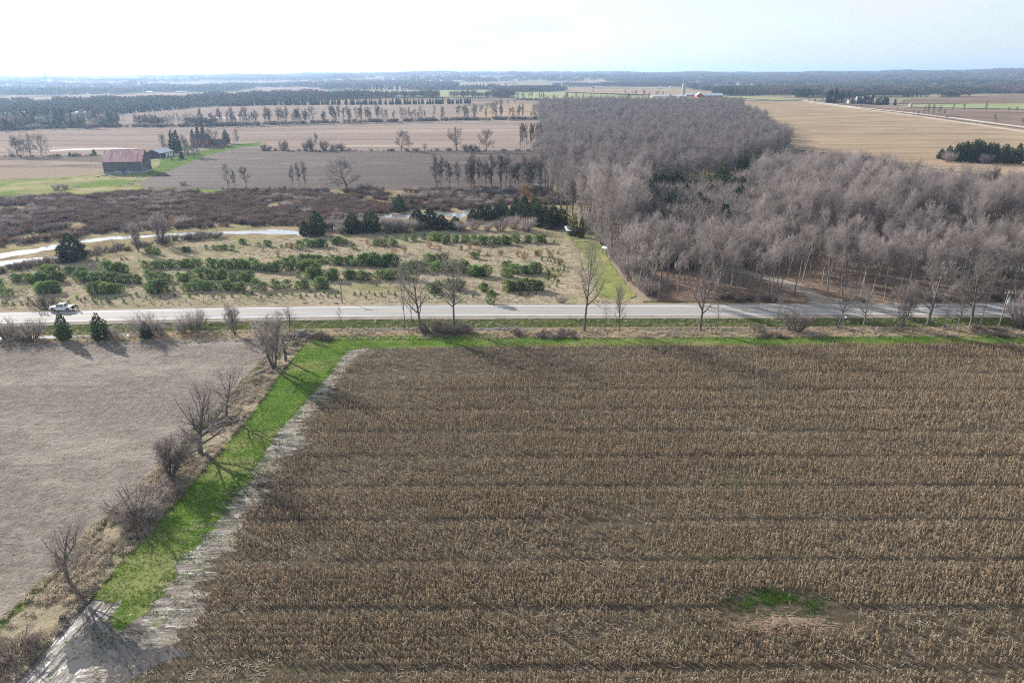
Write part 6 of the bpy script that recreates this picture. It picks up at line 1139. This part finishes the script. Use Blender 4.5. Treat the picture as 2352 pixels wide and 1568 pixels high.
e = thing('mailbox', 'mailbox on a dark post beside the road opposite the drive', 'mailbox', G(1941, 741)); m = MB(); m.box((0, 0, .6), (.12, .12, 1.3)); part('post', m, wood_dark, e); m = MB(); m.tube([(0, -.35, 1.35), (0, .35, 1.35)], .17, 10); part('box', m, tin_grey, e)
# heaps of old rails and fallen rails along the hedge
def rails(name, label, u, v, ang, n, L_, spread, seed, cat='rail heap', up=.6):
    r = random.Random(seed); e = thing(name, label, cat, G(u, v), ang)
    for k in range(n):
        y = r.uniform(-spread, spread); d = r.gauss(0, .1); z_ = .15 + up * (1 - abs(y) / max(spread, .01)) * r.random(); l = L_ * r.uniform(.7, 1.05); m = MB(); m.tube([(-l / 2, y - d * l, z_ - .08), (0, y, z_ + .06), (l / 2, y + d * l, z_ + r.uniform(-.05, .3))], [.08, .09, .06], 5); part('rail', m, M('rail_wood_%d' % seed, [(.3, (.2, .185, .17)), (.7, (.4, .38, .355))], scale=2, obj=True) if k == 0 else e.children[0].data.materials[0] if e.children else bark_m, e)
    return e
rails('rail_heap', 'grey heap of old split rails by the corner of the hedge', 690, 772, R(55), 14, 4.2, .8, 21, up=1.3); rails('fallen_rails', 'pale fallen rails behind the multi-stemmed tree', 606, 852, R(52), 5, 4.5, .5, 22, 'rails'); rails('fallen_rails', 'few fallen rails left of the hedge below the field corner', 590, 880, R(48), 3, 4.0, .3, 23, 'rails')
rails('fallen_log', 'long grey fallen rail on the bank behind the tree with the long shadow', 440, 1032, R(50), 2, 8.0, .25, 24, 'log'); rails('fallen_log', 'long grey fallen rail on the bank above the leaning tree', 485, 985, R(50), 2, 8.0, .25, 25, 'log'); rails('fallen_log', 'fallen rail near the foot of the leaning multi-stem tree', 420, 1062, R(52), 2, 6.0, .2, 26, 'log')
def branches(label, u, v, n, s, seed):
    r = random.Random(seed); e = thing('fallen_branches', label, 'branches', G(u, v)); mt = M('bleached_wood_%d' % seed, [(.3, (.3, .27, .24)), (.7, (.48, .44, .4))], scale=2, obj=True)
    for k in range(n):
        a = r.uniform(-.7, .7) + (math.pi if r.random() < .5 else 0); d = Vector((math.cos(a), math.sin(a), r.uniform(0, .15))); p = Vector((r.gauss(0, s), r.gauss(0, s * .25), .1)); l = r.uniform(1.5, 4.5); m = MB(); m.tube([p, p + d * l * .5 + UP * r.uniform(0, .4), p + d * l + Vector((r.gauss(0, .5), r.gauss(0, .4), .1))], [.08, .06, .02], 5)
        q = p + d * l * .45 + UP * .2; m.tube([q, q + Vector((d.x * .8 - d.y * .6, d.y * .8 + d.x * .6, .2)) * l * .4], [.045, .015], 4); part('branch', m, mt, e)
branches('bleached fallen branches on the grass by the tallest roadside tree', 1300, 771, 13, 3.2, 31); branches('bleached fallen branches left of the forked mossy tree', 1530, 768, 9, 2.6, 32); branches('fallen branches in the brush right of the bramble thicket', 1170, 757, 7, 1.5, 33); branches('fallen limb and twigs left of the mailbox', 1840, 768, 7, 2.0, 34); branches('bleached branches in the ditch behind the double-trunked tree', 1985, 762, 6, 2.5, 35)
branches('fallen branches at the foot of the forked mossy tree', 1640, 768, 8, 2.2, 36)
e = thing('tree_stump', 'dark rotten stump on the bank by the flooded wheel ruts', 'stump', G(145, 1424)); m = MB(); m.tube([(0, 0, -.1), (0, 0, .25), (.05, 0, .6)], [.42, .32, .28], 9); part('trunk', m, wood_dark, e)
for k, (u, v) in enumerate(((662, 694), (744, 691), (790, 693), (868, 690))): 
    e = thing('field_stone', 'rounded grey boulder on the meadow edge by the road', 'stone', G(663 + k * 36 - (30 if k == 0 else 0), 696 + k % 2), group='boulders on the meadow edge'); m = MB(); m.box((0, 0, .25), (.9, .7, .5), 0, k, (.6, .6)); part('stone', m, stone_m, e)
# ------------------------------------------------------------------ white pickup and the person at its tailgate
tp = G(143, 714.5, RZ); slope = math.atan2(ry(tp.x + 3) - ry(tp.x - 3), 6)
T = thing('pickup_truck', 'white crew-cab pickup with its tailgate down, parked on the road edge', 'pickup truck', (tp.x, tp.y + .4, RZ), math.pi + slope - R(4))     # front is local +x
wp = paint('pickup_white', (.8, .8, .8)); m = MB()
m.box((2.02, 0, .86), (1.66, 1.96, .66), 0, 0, (.98, .94)).box((.12, 0, .82), (2.2, 1.98, .76), 0, 0, (1, .95)).box((2.0, 0, 1.21), (1.6, 1.72, .08), 0, 0, (.96, .92)); part('body', m, wp, T)
side = [(1.3, 1.2), (.62, 1.9), (-.78, 1.93), (-1.0, 1.2)]; m = MB(); w0, w1 = .93, .74
cv = [(x, (w0 if z < 1.5 else w1) * s_, z) for s_ in (-1, 1) for x, z in side]; m.add(cv, [(0, 1, 2, 3), (7, 6, 5, 4), (0, 4, 5, 1), (1, 5, 6, 2), (2, 6, 7, 3)]); part('cab', m, wp, T)
def pane(name, q):
    m = MB(); m.add(q, [tuple(range(len(q)))]); return part(name, m, glass_m, T)
def cs(x, z, s_): return (x, s_ * (lerp(w0, w1, (z - 1.2) / .72) + .012), z)
for s_ in (-1, 1):
    pane('side_window', [cs(1.12, 1.27, s_), cs(.6, 1.82, s_), cs(.16, 1.83, s_), cs(.16, 1.27, s_)]); pane('side_window', [cs(.06, 1.27, s_), cs(.06, 1.83, s_), cs(-.62, 1.84, s_), cs(-.82, 1.27, s_)])
pane('windshield', [(1.27, -.8, 1.25), (1.27, .8, 1.25), (.7, .66, 1.845), (.7, -.66, 1.845)]); pane('rear_window', [(-1.0, -.76, 1.3), (-1.0, .76, 1.3), (-.82, .66, 1.84), (-.82, -.66, 1.84)])
for sx in (1.85, -1.75):
    for sy in (-1, 1): m = MB(); m.tube([(sx, sy * .84, .5), (sx, sy * .992, .5)], .5, 16); part('wheel_arch', m, black_m, T)
for sy in (-1, 1): m = MB(); m.box((-1.9, sy * .91, .88), (1.8, .12, .74)); part('bed_side', m, wp, T)
m = MB(); m.box((-1.88, 0, .6), (1.78, 1.68, .08)); part('bed_floor', m, dark_m, T); m = MB(); m.box((-1.72, 0, 1.27), (1.45, 1.86, .05)); part('bed_cover', m, wp, T)
m = MB(); m.box((-3.02, 0, .58), (.52, 1.6, .07)); part('tailgate', m, wp, T); m = MB(); m.box((-2.78, 0, .44), (.14, 1.85, .16)); part('rear_bumper', m, steel_m, T); m = MB(); m.box((2.84, 0, .5), (.12, 1.86, .2)); part('front_bumper', m, steel_m, T); m = MB(); m.box((2.82, 0, .86), (.05, 1.1, .3)); part('grille', m, black_m, T)
for sy in (-.75, .75): m = MB(); m.box((2.81, sy, .9), (.07, .36, .2)); part('headlight', m, glass_m, T); m = MB(); m.box((-2.76, sy * 1.2, .92), (.05, .1, .36)); part('tail_light', m, flat('tail_red', (.35, .02, .02), .4), T)
for sy in (-1, 1): m = MB(); m.box((.95, sy * 1.06, 1.22), (.12, .2, .18)); part('mirror', m, wp, T)
for sx in (1.85, -1.75):
    for sy in (-.86, .86): wheel(T, (sx, sy * 1.03, .42), .42, .27)
# person bending at the tailgate: one skinned figure
def person(loc, rz):
    V = []; E = []; RD = []
    def v(p, r_, par=None):
        V.append(p); RD.append(r_); i = len(V) - 1
        if par is not None: E.append((par, i))
        return i
    pel = v((0, 0, .93), .15); sp1 = v((.12, 0, 1.12), .145, pel); ch = v((.27, 0, 1.3), .16, sp1); nk = v((.37, 0, 1.43), .065, ch); hd = v((.44, 0, 1.54), .1, nk); v((.49, 0, 1.63), .09, hd); v((.56, 0, 1.54), .03, hd)
    for s in (-1, 1):
        sh = v((.29, s * .19, 1.34), .068, ch); el = v((.42, s * .25, 1.09), .05, sh); wr = v((.64, s * .2, 1.0), .034, el); pm_ = v((.71, s * .19, .99), .036, wr)
        for k in range(4):
            f1 = v((.775, s * (.155 + .022 * k), .985), .0095, pm_); f2 = v((.8 + .006 * (1 if k in (1, 2) else 0), s * (.155 + .022 * k), .962), .0085, f1)
        th = v((.72, s * .145, .98), .011, pm_); v((.755, s * .128, .966), .009, th)
        hp_ = v((-.01, s * .1, .86), .105, pel); kn = v((.03 if s < 0 else -.1, s * .12, .48), .072, hp_); an = v((-.03 if s < 0 else -.3, s * .12, .09), .045, kn); v((.12 if s < 0 else -.16, s * .13, .045), .04, an)
    me = bpy.data.meshes.new('person'); me.from_pydata(V, E, []); o = ob('person', me, None, loc, rz); sm = o.modifiers.new('skin', 'SKIN'); sm.use_smooth_shade = True
    for sv, r_ in zip(me.skin_vertices[0].data, RD): sv.radius = (r_, r_)
    me.skin_vertices[0].data[0].use_root = True; o.modifiers.new('sub', 'SUBSURF').levels = 1; o.modifiers['sub'].render_levels = 1
    dg = bpy.context.evaluated_depsgraph_get(); me2 = bpy.data.meshes.new_from_object(o.evaluated_get(dg)); o.modifiers.clear(); o.data = me2
    me2.materials.clear()
    for q in (flat('dark_jacket', (.025, .025, .03), .9), flat('dark_trousers', (.018, .02, .028), .9), flat('skin', (.45, .28, .2), .6), flat('dark_boots', (.02, .015, .012), .8)): me2.materials.append(q)
    for f in me2.polygons:
        c_ = f.center; f.material_index = 3 if c_.z < .1 else 1 if c_.z < .88 and c_.x < .35 else 2 if (c_.x > .38 and c_.z > 1.46) or (c_.x > .64 and c_.z < 1.06) else 0
    hb = MB(); hb.tube([(.4, 0, 1.5), (.43, 0, 1.6), (.46, 0, 1.68), (.49, 0, 1.72)], [.09, .115, .1, .04], 10); part('hair', hb, flat('brown_hair', (.05, .03, .02), .8), o); return o
_c = math.cos(T.rotation_euler.z); _n = math.sin(T.rotation_euler.z)
def on_truck(x, y, z): return (T.location.x + x * _c - y * _n, T.location.y + x * _n + y * _c, z)
tag(person(on_truck(-3.75, -.1, RZ + .0), T.rotation_euler.z), 'person in dark clothes bending at the open tailgate of the white pickup', 'person')
# ------------------------------------------------------------------ air
hz = MB(); hz.box((0, 0, 160), (56000, 56000, 326)); hm = bpy.data.materials.new('haze'); hm.use_nodes = True; hn = hm.node_tree; hn.nodes.clear()
ho = hn.nodes.new('ShaderNodeOutputMaterial'); pv = hn.nodes.new('ShaderNodeVolumePrincipled'); pv.inputs['Color'].default_value = (.46, .66, .96, 1); pv.inputs['Density'].default_value = HAZE; pv.inputs['Anisotropy'].default_value = .35
hn.links.new(pv.outputs[0], ho.inputs['Volume']); hm.cycles.homogeneous_volume = True; hm.cycles.volume_sampling = 'MULTIPLE_IMPORTANCE'
tag(ob('haze', hz.mesh('haze', hm)), kind='stuff')
